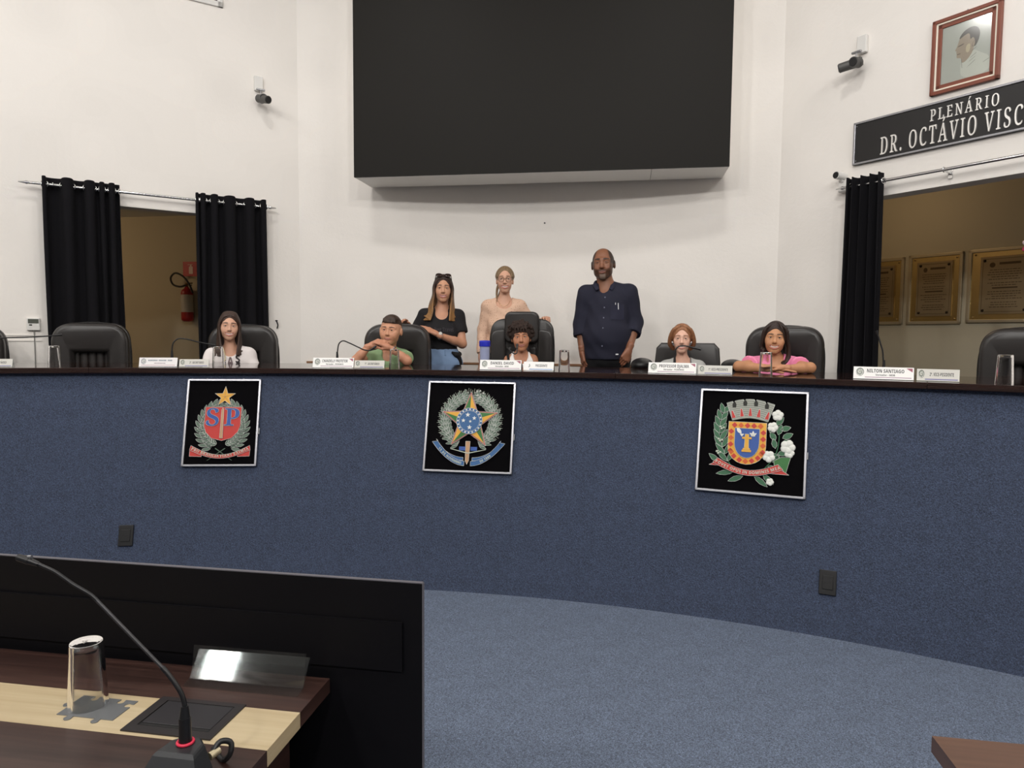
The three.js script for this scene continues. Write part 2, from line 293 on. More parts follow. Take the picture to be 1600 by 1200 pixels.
function bandPts(top, bot, n = 16) { const p = []; for (let i = 0; i <= n; i++) p.push(top(i / n)); for (let i = n; i >= 0; i--) p.push(bot(i / n)); return p; }
{ // left: red shield with two blue letters, star above, laurel round it
  const { o, map } = framedPanel(-0.2341, 0.4536, 0.5531, 0.043, 'framed emblem with gold star and red shield of two blue letters on black velvet');
  const c = map(0.52, 0.205), st = relief(o, 'star', starPts(...c, 0.066, 0.026), 0.012, 0.005, EM.gold);
  for (let i = 0; i < 5; i++) { const a = Math.PI / 2 + i * Math.PI * 0.4; mesh('ridge', rod([c[0], c[1], 0.0172], [c[0] + 0.062 * Math.cos(a), c[1] + 0.062 * Math.sin(a), 0.0172], 0.0014, 0.0006, 5), EM.tan, st); }
  // laurel: two rows of leaves up each side
  for (const s of [-1, 1]) for (let i = 0; i < 12; i++) for (const k of [-1, 0, 1]) {
    const a = -1.1 + i * 0.215, R = 0.126 + k * 0.010, cx = map(0.51, 0.555);
    const x = cx[0] + s * R * Math.cos(a), y = cx[1] + R * 1.12 * Math.sin(a), dir = Math.PI / 2 + a - k * 0.55;
    leaf(o, x, y, s > 0 ? dir : Math.PI - dir, 0.054, 0.021, 0.0112 + 0.0008 * (k + 1), EM.leaf);
  }
  const sh = []; const T = (u, v) => sh.push(map(u, v)); T(0.27, 0.325); T(0.755, 0.325); T(0.75, 0.54); T(0.72, 0.61); T(0.64, 0.68); T(0.51, 0.71); T(0.37, 0.68); T(0.29, 0.61); T(0.262, 0.54);
  const shield = relief(o, 'shield', sh, 0.014, 0.003, EM.red);
  for (const [ch, u] of [['S', 0.375], ['P', 0.635]]) {
    const m0 = map(u, 0.54); curveText(shield, ch, font.serifBold, 0.112, (t) => [m0[0], m0[1], 0], 0.017, EM.deep, 'letter', 0.003);
    const edge = []; for (const s of font.serifBold.generateShapes(ch, 0.112)) for (const path of [s.getPoints(4), ...s.holes.map((q) => q.getPoints(4))]) edge.push(...outline(path.map((p) => [p.x, p.y]), 0.0011));
    const gl = font.serifBold.data.glyphs[ch].ha / font.serifBold.data.resolution * 0.112; mesh('edge', merge(edge).translate(m0[0] - gl / 2, m0[1], 0.0202), M.silver, shield);
  }
  const b = [map(0.49, 0.36), map(0.505, 0.335), map(0.52, 0.36), map(0.525, 0.68), map(0.485, 0.68)]; relief(shield, 'sword', b, 0.017, 0.005, EM.tan);
  // crossed branches over the foot of the shield
  for (const s of [-1, 1]) for (let i = 0; i < 7; i++) for (const k of [-1, 1]) {
    const t = i / 6, p = map(0.51 + s * (0.06 + 0.2 * t), 0.75 - 0.16 * t * t), d = Math.atan2(0.06 + 0.12 * t, 0.16); leaf(o, p[0], p[1], (s > 0 ? d : Math.PI - d) + k * 0.6, 0.036, 0.014, 0.019, EM.leaf);
  }
  const rt = (u) => map(0.115 + 0.785 * u, 0.765 + 0.105 * Math.sin(Math.PI * u)), rb = (u) => map(0.10 + 0.81 * u, 0.815 + 0.095 * Math.sin(Math.PI * u));
  for (const s of [0, 1]) relief(o, 'ribbon_tail', s ? [map(0.74, 0.83), map(0.905, 0.80), map(0.9, 0.885), map(0.74, 0.89)] : [map(0.26, 0.83), map(0.10, 0.80), map(0.10, 0.885), map(0.26, 0.89)], 0.018, 0.002, EM.red);
  const rib = relief(o, 'ribbon', bandPts(rt, rb), 0.021, 0.003, EM.red);
  curveText(rib, 'PRO BRASILIA FIANT EXIMIA', font.serifBold, 0.0165, (t) => { const u = 0.5 + t / 0.357, p = rb(u), q = rb(u + 0.01); return [p[0], p[1] + 0.007, Math.atan2(q[1] - p[1], q[0] - p[0])]; }, 0.024, EM.pale);
  for (const s of [-1, 1]) { const p = map(0.5, 0.85); mesh('stem', rod([p[0] - s * 0.03, p[1] + 0.03, 0.015], [p[0] + s * 0.075, p[1] - 0.045, 0.015], 0.0035, 0.0015, 6), EM.leaf, o); }
}
{ // middle: five-pointed star of gold and green with a blue disc, wreath and rays
  const { o, map } = framedPanel(-0.0089, 0.5563, 0.5686, 0.042, 'framed emblem with green and gold star round a blue starry disc on black velvet');
  const c = map(0.5, 0.44);
  for (let i = 0; i < 72; i++) { // rays round the wreath
    const a = -0.62 + (Math.PI + 1.24) * i / 71, L = 0.198 + 0.012 * ((i * 7) % 5) / 4; mesh('ray', rod([c[0] + 0.15 * Math.cos(a), c[1] + 0.15 * Math.sin(a), 0.012], [c[0] + L * Math.cos(a), c[1] + L * Math.sin(a), 0.012], 0.0016, 0.001, 4), EM.pale, o);
  }
  for (const s of [-1, 1]) for (let i = 0; i < 13; i++) for (const k of [-1.6, -0.8, 0, 0.8, 1.6]) { // the two branches
    const a = -1.15 + i * 0.198, R = 0.156 + 0.006 * k, x = c[0] + s * R * Math.cos(a), y = c[1] + R * Math.sin(a), dir = Math.PI / 2 + a - k * 0.5; leaf(o, x, y, s > 0 ? dir : Math.PI - dir, 0.048, 0.0165, 0.0130 + 0.0005 * (k + 2), EM.leaf);
  }
  const R = 0.185, r = 0.077;
  relief(o, 'star_border', starPts(...c, R, r), 0.018, 0.003, EM.red); relief(o, 'star_border', starPts(...c, R - 0.011, r - 0.0045), 0.0205, 0.001, EM.pale, EM.red, 0.001);
  const P = starPts(...c, R - 0.02, r - 0.008);
  for (let i = 0; i < 10; i++) { const a = P[i], b = P[(i + 1) % 10]; relief(o, 'facet', [c, a, b], 0.0212, 0.003, i % 2 ? EM.gold : EM.green, null); }
  const disc = mesh('disc', new THREE.CylinderGeometry(0.081, 0.081, 0.006, 40).rotateX(Math.PI / 2).translate(c[0], c[1], 0.026), EM.blue, o);
  mesh('ring', new THREE.TorusGeometry(0.081, 0.0014, 5, 48).translate(c[0], c[1], 0.029), M.silver, disc); mesh('ring', new THREE.TorusGeometry(0.064, 0.0014, 5, 48).translate(c[0], c[1], 0.029), M.silver, disc);
  for (let i = 0; i < 20; i++) { const a = i * Math.PI / 10; mesh('small_star', ext(poly(starPts(c[0] + 0.0725 * Math.cos(a), c[1] + 0.0725 * Math.sin(a), 0.0072, 0.0034)), 0.002).translate(0, 0, 0.0288), EM.white, disc); }
  for (const [x, y, q] of [[-0.012, 0.038, 0.016], [0.03, 0.018, 0.014], [-0.038, 0.002, 0.014], [0.006, -0.003, 0.01], [0.003, -0.04, 0.016]]) mesh('small_star', ext(poly(starPts(c[0] + x, c[1] + y, q, q * 0.42)), 0.002).translate(0, 0, 0.0288), EM.white, disc);
  for (const [u, v] of [[0.565, 0.115], [0.60, 0.105], [0.635, 0.13], [0.575, 0.155], [0.60, 0.18]]) { const p = map(u, v); mesh('crystal', new THREE.OctahedronGeometry(0.0075).translate(p[0], p[1], 0.02), EM.white, o); }
  const sw = [map(0.47, 0.66), map(0.52, 0.66), map(0.515, 0.87), map(0.495, 0.91), map(0.475, 0.87)]; relief(o, 'sword', sw, 0.016, 0.004, EM.tan);
  for (const s of [-1, 1]) { const q = map(0.5 + s * 0.065, 0.74); mesh('hilt_block', box(0.04, 0.024, 0.004, q[0], q[1], 0.018), EM.deep, o); mesh('crossguard', rod([...map(0.5, 0.79), 0.018], [...map(0.5 + s * 0.2, 0.745), 0.018], 0.004, 0.002, 6), EM.pale, o); }
  for (const s of [-1, 1]) { // inner scroll and outer ribbon
    const it = (u) => map(0.5 + s * (0.05 + 0.24 * u), 0.835 - 0.09 * u * u), ib = (u) => map(0.5 + s * (0.05 + 0.25 * u), 0.868 - 0.085 * u * u);
    relief(o, 'scroll', bandPts(it, ib, 10), 0.015, 0.002, EM.blue);
    const ot = (u) => map(0.5 + s * (0.035 + 0.33 * u), 0.875 - 0.23 * u ** 1.9), ob = (u) => map(0.5 + s * (0.035 + 0.375 * u), 0.925 - 0.25 * u ** 1.9);
    const pts = bandPts(ot, ob, 14); pts.splice(15, 0, map(0.5 + s * 0.345, 0.665)); const rib = relief(o, 'ribbon', pts, 0.017, 0.003, EM.blue);
    curveText(rib, s < 0 ? '15 DE NOVEMBRO' : 'DE 1889', font.sansBold, 0.014, (t) => { const u = 0.45 + s * t / 0.23, p = ob(u), q = ob(u + 0.01 * s); return [p[0], p[1] + 0.008, Math.atan2((q[1] - p[1]), (q[0] - p[0]))]; }, 0.02, EM.pale);
  }
}
{ // right: mural crown over a shield bordered with lozenges, cotton and coffee branches
  const { o, map } = framedPanel(0.230, 0.5742, 0.5829, 0.048, 'framed emblem with brick crown over a lozenge-bordered blue shield on black velvet');
  const S = 0.574;
  // left branch
  const sp = map(0.235, 0.56); mesh('stem', tube([[...map(0.33, 0.75), 0.013], [...map(0.23, 0.58), 0.013], [...map(0.22, 0.38), 0.013], [...map(0.26, 0.22), 0.013]], 0.003, 16, 5), EM.leafDark, o);
  for (let i = 0; i < 8; i++) for (const k of [-1, 1]) { const t = i / 7, p = map(0.30 - 0.09 * Math.sin(t * 2.4) - 0.01, 0.70 - 0.46 * t), d = 1.75 - 0.35 * t + k * (0.62 - 0.2 * t); leaf(o, p[0], p[1], d, 0.082 - 0.02 * t, 0.026, 0.014 + 0.001 * (k + 1), EM.leafDark); }
  for (let i = 0; i < 3; i++) { const p = map(0.2 + 0.01 * i, 0.63 - 0.12 * i); for (const [dx, dy] of [[0, 0], [0.011, 0.006], [-0.008, 0.01]]) mesh('berry', new THREE.SphereGeometry(0.007, 8, 6).translate(p[0] + dx, p[1] + dy, 0.018), EM.pale, o); }
  for (const [u, v, d, L] of [[0.21, 0.71, 2.5, 0.07], [0.36, 0.79, 3.35, 0.10], [0.44, 0.83, 3.55, 0.085], [0.54, 0.82, -0.65, 0.09], [0.62, 0.80, -0.75, 0.075]]) leaf(o, ...map(u, v), d, L, 0.028, 0.013, EM.leafDark);
  // right branch: cotton bolls among broad leaves
  mesh('stem', tube([[...map(0.62, 0.76), 0.013], [...map(0.72, 0.62), 0.013], [...map(0.75, 0.42), 0.013], [...map(0.71, 0.24), 0.013]], 0.003, 16, 5), EM.leafDark, o);
  for (const [u, v, d, L, W] of [[0.72, 0.33, 0.9, 0.06, 0.03], [0.76, 0.37, 0.3, 0.055, 0.03], [0.74, 0.42, 1.3, 0.06, 0.03], [0.78, 0.45, 0.5, 0.06, 0.032], [0.72, 0.47, 2.2, 0.05, 0.03], [0.77, 0.52, 0.6, 0.06, 0.032], [0.72, 0.55, 1.8, 0.055, 0.028], [0.74, 0.6, 0.2, 0.06, 0.03], [0.69, 0.6, -0.6, 0.05, 0.026], [0.70, 0.68, 0.9, 0.055, 0.026], [0.66, 0.72, -0.4, 0.05, 0.026], [0.66, 0.4, 0.9, 0.05, 0.026]]) leaf(o, ...map(u, v), d, L, W, 0.014, EM.leafDark);
  { const p = [map(0.71, 0.67), map(0.77, 0.63), map(0.86, 0.625), map(0.84, 0.70), map(0.82, 0.78), map(0.78, 0.73), map(0.72, 0.73)]; relief(o, 'broad_leaf', p, 0.015, 0.003, EM.green); }
  for (const [u, v, q] of [[0.73, 0.235, 0.03], [0.69, 0.35, 0.028], [0.83, 0.53, 0.038], [0.845, 0.585, 0.026], [0.665, 0.63, 0.032], [0.685, 0.865, 0.02]]) {
    const p = map(u, v), parts = []; for (let i = 0; i < 5; i++) { const a = i * 1.256 + u * 9; parts.push(new THREE.SphereGeometry(q * 0.55, 10, 8).scale(1, 1, 0.35).translate(p[0] + q * 0.5 * Math.cos(a), p[1] + q * 0.5 * Math.sin(a), 0.018)); } mesh('cotton_boll', merge(parts), EM.white, o);
  }
  // crown
  const ct = (u) => map(0.255 + 0.445 * u, 0.135 - 0.045 * Math.sin(Math.PI * u)), cb = (u) => map(0.315 + 0.33 * u, 0.30 - 0.03 * Math.sin(Math.PI * u));
  const top = []; for (let i = 0; i <= 40; i++) { const u = i / 40; const k = (u * 4.5 + 0.25) % 1, p = ct(u); top.push([p[0], p[1] - (k > 0.9 ? 0.02 : 0)]); }
  const pts = [...top]; for (let i = 20; i >= 0; i--) pts.push(cb(i / 20));
  const crown = relief(o, 'crown', pts, 0.015, 0.003, EM.brick);
  for (let r = 1; r < 9; r++) { const L = []; for (let i = 0; i < 20; i++) { const f = (u) => { const a = ct(u), b = cb(u), t = r / 9; return [a[0] + (b[0] - a[0]) * t, a[1] + (b[1] - a[1]) * t, 0.0182]; }; L.push(rod(f(i / 20), f((i + 1) / 20), 0.0007, 0.0007, 4)); } mesh('course', merge(L), EM.dark, crown); }
  for (let i = 0; i < 4; i++) { const u = 0.14 + 0.24 * i, a = ct(u), b = cb(u), x = a[0] + (b[0] - a[0]) * 0.24, y = a[1] + (b[1] - a[1]) * 0.24; relief(crown, 'arrow_slit', [[x - 0.009, y - 0.012], [x + 0.009, y - 0.012], [x + 0.011, y + 0.006], [x + 0.004, y + 0.02], [x - 0.004, y + 0.02], [x - 0.011, y + 0.006]], 0.018, 0.002, EM.dark, null); }
  for (let i = 0; i < 5; i++) { const u = 0.06 + 0.22 * i, f = (uu, t) => { const a = ct(uu), b = cb(uu); return [a[0] + (b[0] - a[0]) * t, a[1] + (b[1] - a[1]) * t]; }; relief(crown, 'gate', [f(u - 0.055, 0.92), f(u + 0.055, 0.92), f(u + 0.02, 0.52), f(u, 0.46), f(u - 0.02, 0.52)], 0.018, 0.003, EM.red); }
  mesh('base_band', merge(Array.from({ length: 14 }, (_, i) => rod([...cb(i / 14), 0.018], [...cb((i + 1) / 14), 0.018], 0.005, 0.005, 6))), EM.brick, crown);
  // shield with lozenge border
  const shieldPts = (k) => { const p = []; const u0 = 0.285 + k, u1 = 0.635 - k, v0 = 0.315 + k, vb = 0.72 - k; const uc = (u0 + u1) / 2, w = (u1 - u0) / 2; p.push(map(u0, v0), map(u1, v0)); for (let i = 0; i <= 12; i++) { const a = Math.PI * i / 12; p.push(map(uc + w * Math.cos(a), vb - 0.165 + k * 0.4 + (0.165 - k * 0.4) * Math.sin(a))); } return p; };
  const sh = relief(o, 'shield', shieldPts(0), 0.017, 0.004, EM.gold);
  const loz = (x, y, q) => [[x - q, y], [x, y + q], [x + q, y], [x, y - q]];
  const path = []; for (let i = 0; i < 5; i++) path.push([0.34 + 0.06 * i, 0.348]); for (let i = 0; i < 4; i++) { path.push([0.312, 0.41 + 0.062 * i]); path.push([0.608, 0.41 + 0.062 * i]); } for (const a of [0.35, 0.75, 1.2, 1.6, 2.0, 2.45, 2.85]) path.push([0.46 + 0.146 * Math.cos(a), 0.57 + 0.12 * Math.sin(a)]);
  for (const [i, [u, v]] of path.entries()) { const p = map(u, v); relief(sh, 'lozenge', loz(...p, 0.0155), 0.021, 0.002, i % 3 === 1 ? EM.orange : EM.red, null); }
  const fld = relief(sh, 'field', shieldPts(0.062), 0.021, 0.0035, EM.deep);
  const X = map(0.46, 0.5); relief(fld, 'pillar', [[X[0] - 0.012, X[1] - 0.045], [X[0] + 0.012, X[1] - 0.045], [X[0] + 0.01, X[1] + 0.04], [X[0] - 0.01, X[1] + 0.04]], 0.0245, 0.003, EM.gold); mesh('crossbar', box(0.05, 0.011, 0.004, X[0], X[1] + 0.018, 0.0265), EM.gold, fld); mesh('step', box(0.038, 0.01, 0.004, X[0], X[1] - 0.043, 0.0265), EM.gold, fld); mesh('step', box(0.05, 0.011, 0.004, X[0], X[1] - 0.054, 0.0265), EM.gold, fld);
  { const q = map(0.515, 0.435); mesh('lily', merge([ext(poly(leafPts(q[0], q[1] - 0.012, Math.PI / 2, 0.034, 0.014)), 0.003), ext(poly(leafPts(q[0], q[1] - 0.005, 0.7, 0.024, 0.01)), 0.003), ext(poly(leafPts(q[0], q[1] - 0.005, Math.PI - 0.7, 0.024, 0.01)), 0.003), box(0.022, 0.005, 0.003, q[0], q[1] - 0.006, 0.0015)]).translate(0, 0, 0.0245), EM.white, fld); }
  { const q = map(0.385, 0.41); mesh('bird', merge([ext(poly(leafPts(q[0] - 0.012, q[1] + 0.02, -0.9, 0.04, 0.02)), 0.003), ext(poly([[q[0] + 0.004, q[1] - 0.012], [q[0] + 0.028, q[1] - 0.012], [q[0] + 0.015, q[1] - 0.028]]), 0.003)]).translate(0, 0, 0.0245), EM.white, fld); }
  const rt = (u) => map(0.20 + 0.55 * u, 0.675 + 0.025 * u + 0.085 * Math.sin(Math.PI * u)), rb = (u) => map(0.155 + 0.64 * u, 0.72 + 0.025 * u + 0.09 * Math.sin(Math.PI * u));
  relief(o, 'ribbon_tail', [map(0.26, 0.75), map(0.12, 0.745), map(0.19, 0.71), map(0.24, 0.70)], 0.019, 0.002, EM.red); relief(o, 'ribbon_tail', [map(0.67, 0.79), map(0.85, 0.79), map(0.74, 0.725), map(0.66, 0.74)], 0.019, 0.002, EM.red);
  const rib = relief(o, 'ribbon', bandPts(rt, rb), 0.022, 0.003, EM.red);
  curveText(rib, 'FOVET OPUS IN DOMINIS MEA', font.sansBold, 0.0165, (t) => { const u = 0.5 + t / 0.35, p = rb(u), q = rb(u + 0.01); return [p[0], p[1] + 0.008, Math.atan2(q[1] - p[1], q[0] - p[0])]; }, 0.025, EM.pale);
}
// sockets in the face of the bench
for (const [az, y, label] of [[-0.310, 0.297, 'black wall socket in the blue bench front below the red shield emblem'], [0.2902, 0.262, 'black wall socket in the blue bench front below the brick crown emblem']]) {
  const o = thing('wall_socket', label, 'socket', onFace(az, (HT - y) / Math.cos(SL), 0.0)); o.rotation.order = 'YXZ'; o.rotation.set(-SL, -az, 0);
  mesh('plate', box(0.082, 0.124, 0.012, 0, 0, 0.006, 0.003), M.blackPlastic, o); mesh('insert', box(0.05, 0.07, 0.006, 0, 0, 0.013, 0.002), M.blackPlastic, o);
  for (const x of [-0.012, 0, 0.012]) mesh('hole', new THREE.CylinderGeometry(0.003, 0.003, 0.002, 10).rotateX(Math.PI / 2).translate(x, x ? 0 : -0.005, 0.0165), M.seam, o);
}

// ------------------------------------------------------------------ name plates
function printTex(w, h, draw) { const cv = document.createElement('canvas'); cv.width = w; cv.height = h; const c = cv.getContext('2d'); draw(c, w, h); const t = new THREE.CanvasTexture(cv); t.colorSpace = THREE.SRGBColorSpace; t.anisotropy = 4; return t; }
function crestPrint(c, x, y, r, col) { c.fillStyle = col; c.beginPath(); c.arc(x, y, r, 0, 7); c.fill(); c.strokeStyle = '#e9e9e4'; c.lineWidth = r * 0.08; for (let i = 0; i < 9; i++) { c.beginPath(); c.arc(x, y, r * (0.25 + 0.08 * i), i, i + 1.6); c.stroke(); } c.fillStyle = '#c9cbc2'; c.fillRect(x - r * 0.3, y - r * 0.35, r * 0.6, r * 0.6); c.fillStyle = col; c.fillRect(x - r * 0.12, y - r * 0.2, r * 0.24, r * 0.35); }
function nameTex(lines, kind) {
  return printTex(560, 112, (c, w, h) => {
    const role = kind !== 'name'; c.fillStyle = kind === 'role' ? '#cfcdc6' : '#f3f2f0'; c.fillRect(0, 0, w, h);
    if (kind !== 'president') crestPrint(c, role ? 62 : 62, 48, 38, kind === 'role' ? '#6d7368' : '#8b918a'); else { c.fillStyle = '#7f8a84'; c.beginPath(); c.arc(100, 50, 22, -1.2, 1.9); c.arc(92, 50, 14, 1.9, -1.2, true); c.fill(); }
    c.fillStyle = role ? (kind === 'president' ? '#8ea6cf' : '#7d7ba2') : '#a98aa0'; c.fillRect(role ? 110 : 110, 92, w - 130, role ? 12 : 7);
    if (!role) { c.fillStyle = '#a05c6c'; c.beginPath(); c.moveTo(w - 70, 8); c.lineTo(w - 12, 8); c.lineTo(w - 12, 42); c.fill(); }
    c.fillStyle = '#2a2a2c'; c.textAlign = 'center'; c.textBaseline = 'middle';
    if (role) { c.font = 'bold 44px sans-serif'; let s = 1, m = c.measureText(lines[0]).width; s = Math.min(0.85, 320 / m); c.save(); c.translate(330, 50); c.scale(s, 1); c.fillText(lines[0], 0, 0); c.restore(); }
    else { c.font = 'bold 44px sans-serif'; const m = c.measureText(lines[0]).width, s = Math.min(1.05, 350 / m); c.save(); c.translate(300, 36); c.scale(s, 1); c.fillText(lines[0], 0, 0); c.restore(); c.font = 'bold 24px sans-serif'; c.fillText(lines[1], 300, 74); }
  });
}
function namePlate(az, w, h, tx, label, kind) {
  const o = thing('name_plate', label, 'name plate', arc(az, 7.105, TOP), -az);
  const lean = 0.32, t = 0.003, up = (g) => g.rotateX(-lean);
  mesh('holder', [up(box(w, h, t, 0, h / 2, -t)), box(w, t, 0.05, 0, t / 2, -0.02), up(box(w * 0.99, h * 0.9, t, 0, -h * 0.45, 0)).rotateX(2 * lean + 0.0).translate(0, h * 0.93, -h * 0.36)], M.acrylic, o);
  const f = new THREE.PlaneGeometry(w * 0.985, h * 0.97); mesh('paper', [up(box(w * 0.985, h * 0.97, 0.0012, 0, h / 2 + 0.001, 0.0002))], M.whitePlastic, o);
  mesh('print', up(f.translate(0, h / 2 + 0.001, 0.0012)), mat(0xffffff, 0.55, { map: tx }), o);
}
const roleOf = (s) => nameTex([s], 'role');
namePlate(-0.4290, 0.20, 0.052, roleOf('3º. SECRETÁRIO'), 'grey third secretary name plate at the far left end of the bench');
namePlate(-0.2972, 0.235, 0.062, printTex(560, 112, (x, w, h) => { x.fillStyle = '#e9e6e6'; x.fillRect(0, 0, w, h); crestPrint(x, 62, 48, 38, '#9a9aa0'); x.fillStyle = '#85909a'; for (let i = 0, p = 130; p < 480; i++) { const q = 9 + 7 * hash2(i, 2, 77); if (i !== 8 && i !== 16) x.fillRect(p, 26, q, 18); p += q + 4; } x.fillStyle = '#a08f9a'; for (let i = 0, p = 220; p < 380; i++) { const q = 6 + 5 * hash2(i, 3, 78); x.fillRect(p, 64, q, 12); p += q + 3; } x.fillStyle = '#b98f9c'; x.fillRect(30, 92, w - 60, 6); }), 'white name plate in front of the open doorway, left of the girl in white shirt');
namePlate(-0.2663, 0.185, 0.052, roleOf('2º. SECRETÁRIO'), 'grey second secretary name plate in front of the girl in white shirt');
namePlate(-0.1409, 0.272, 0.068, nameTex(['CHANDELLY PROTETOR', 'Vereador - PODEMOS'], 'name'), 'white name plate beneath the bent microphone left of the boy in green');
namePlate(-0.1075, 0.200, 0.052, roleOf('1º. SECRETÁRIO'), 'grey first secretary name plate in front of the boy in green');
namePlate(0.0135, 0.272, 0.066, nameTex(['DANIEL DAVID', 'Vereador - MDB'], 'name'), 'white name plate in front of the blue-lidded container and curly-haired child');
namePlate(0.0480, 0.196, 0.058, nameTex(['PRESIDENTE'], 'president'), 'bright white president name plate in front of the curly-haired child', 'president');
namePlate(0.1634, 0.285, 0.068, nameTex(['PROFESSOR DJALMA', 'Vereador - PODEMOS'], 'name'), 'white name plate in front of the girl in grey top');
namePlate(0.1983, 0.196, 0.056, roleOf('1º. VICE-PRESIDENTE'), 'grey first vice-president name plate between the grey-top girl and the pink-shirt girl');
namePlate(0.3214, 0.291, 0.070, nameTex(['NILTON SANTIAGO', 'Vereador - MDB'], 'name'), 'white name plate in front of the black curtain at the right doorway');
namePlate(0.3568, 0.193, 0.066, roleOf('2º. VICE-PESIDENTE'), 'grey second vice-president name plate below the brass plaques');

// ------------------------------------------------------------------ tumblers, bottom up
const tumblerGeo = (() => { const H = 0.132, r0 = 0.037, r1 = 0.031, t = 0.0022; return lathe([[r0, 0], [r0 - 0.0012, 0.0006], [r1 - t, H - 0.014], [r1 - t - 0.004, H - 0.011], [0, H - 0.010], [0, H - 0.002], [r1 - 0.006, H - 0.0035], [r1 - 0.002, H - 0.0005], [r1, H - 0.003], [r1 + 0.0006, H - 0.02], [r0, 0.0004], [r0, 0]], 28); })();
const tumbler0 = thing('glass_tumbler', 'x', 'glass'); mesh('tumbler', tumblerGeo, M.glass, tumbler0);
let firstTumbler = true;
function tumbler(pos, label, s = 1) { let o = tumbler0; if (!firstTumbler) { o = tumbler0.clone(); o.name = numbered('glass_tumbler'); scene.add(o); } firstTumbler = false; o.position.set(...pos); o.scale.set(s, s, s); o.userData = { label, category: 'glass' }; }
tumbler(arc(-0.3850, 7.16, TOP), 'upturned glass tumbler in front of the empty leather chair at the left');
tumbler(arc(-0.2462, 7.14, TOP), 'upturned glass tumbler in front of the girl in white printed shirt');
tumbler(arc(-0.0852, 7.14, TOP), 'upturned glass tumbler in front of the boy in green shirt', 0.95);
tumbler(arc(0.0702, 7.14, TOP), 'upturned glass tumbler between the white president plate and the standing man');
tumbler(arc(0.2374, 7.14, TOP), 'upturned glass tumbler in front of the girl in pink shirt', 1.03);
tumbler(arc(0.3969, 7.14, TOP), 'upturned glass tumbler in front of the empty leather chair at the right', 1.1);

// ------------------------------------------------------------------ gooseneck microphones on the bench
function benchMic(pos, turn, pts, label, baseTurn = 0, headLen = 0.045) {
  const o = thing('microphone', label, 'microphone', [pos[0], TOP, pos[1]], turn);
  const b = box(0.10, 0.035, 0.13, 0, 0.0175, 0, 0.01); mesh('base', b, M.blackPlastic, o);
  const P = pts.map(([x, y, z = 0]) => V(x, y, z)); const a = P[0].clone();
  mesh('collar', [rod([a.x, 0.03, a.z], [a.x, 0.05, a.z], 0.012, 0.010), rod([a.x, 0.05, a.z], [a.x, Math.min(0.1, P[1].y), a.z], 0.009, 0.006)], M.blackPlastic, o);
  mesh('gooseneck', tube([V(a.x, 0.05, a.z), ...P.slice(1)], 0.0042, 60, 8), M.blackPlastic, o);
  const e = P[P.length - 1], d = e.clone().sub(P[P.length - 2]).normalize(), q = e.clone().add(d.multiplyScalar(headLen));
  mesh('capsule', [rod(e.toArray(), q.toArray(), 0.006, 0.0075)], M.blackPlastic, o);
}
benchMic([-3.174, -6.629], 0.8034, [[-0.02, 0.05], [-0.02, 0.1], [0.0, 0.155], [0.071, 0.175], [0.208, 0.182], [0.314, 0.189], [0.368, 0.195]], 'black gooseneck microphone reaching across the white wall at the far left');
benchMic([-2.145, -7.030], 0.6125, [[0, 0.05], [0, 0.10], [0.01, 0.152], [0.038, 0.178], [0.085, 0.178], [0.164, 0.157], [0.225, 0.144]], 'black gooseneck microphone bent toward the girl in white shirt');
benchMic([-1.049, -7.224], 0.4060, [[0, 0.05], [0.003, 0.109], [0.014, 0.157], [0.039, 0.174], [0.077, 0.161], [0.14, 0.131], [0.183, 0.112], [0.213, 0.11], [0.235, 0.123]], 'black gooseneck microphone bent toward the boy in green shirt', 0, 0.03);
benchMic([0.155, -7.330], 0.1491, [[-0.045, 0.05, -0.02], [-0.058, 0.11, -0.02], [-0.052, 0.135, 0], [-0.03, 0.118, 0.05], [-0.002, 0.10, 0.08], [0.010, 0.105, 0.075], [0.012, 0.135, 0.05]], 'black gooseneck microphone folded up before the curly-haired child', 0, 0.035);
benchMic([1.183, -7.204], -0.0642, [[0, 0.05], [-0.001, 0.103], [0.006, 0.143], [0.029, 0.162], [0.06, 0.164], [0.098, 0.156]], 'black gooseneck microphone crossing the face of the girl in grey top', 0, 0.06);
benchMic([2.304, -6.927], -0.3225, [[0.004, 0.05], [-0.001, 0.111], [-0.006, 0.154], [-0.02, 0.2], [-0.034, 0.245]], 'black gooseneck microphone standing before the right curtain', 0, 0.02);
{ // container with the blue lid
  const o = thing('plastic_container', 'clear plastic container with a blue lid standing before the peach blouse woman', 'container', [-0.045, TOP, -7.30], 0.1973);
  mesh('body', lathe([[0, 0], [0.029, 0], [0.032, 0.004], [0.033, 0.148], [0.031, 0.15], [0.029, 0.146], [0.029, 0.006], [0, 0.004]], 28), phys(0xcdd4ee, 0.35, { transmission: 0.55, ior: 1.3, thickness: 0 }), o);
  mesh('lid', lathe([[0, 0.186], [0.035, 0.184], [0.037, 0.178], [0.037, 0.146], [0.034, 0.146], [0, 0.147]], 28), mat(0x1f2bb4, 0.4), o);
}

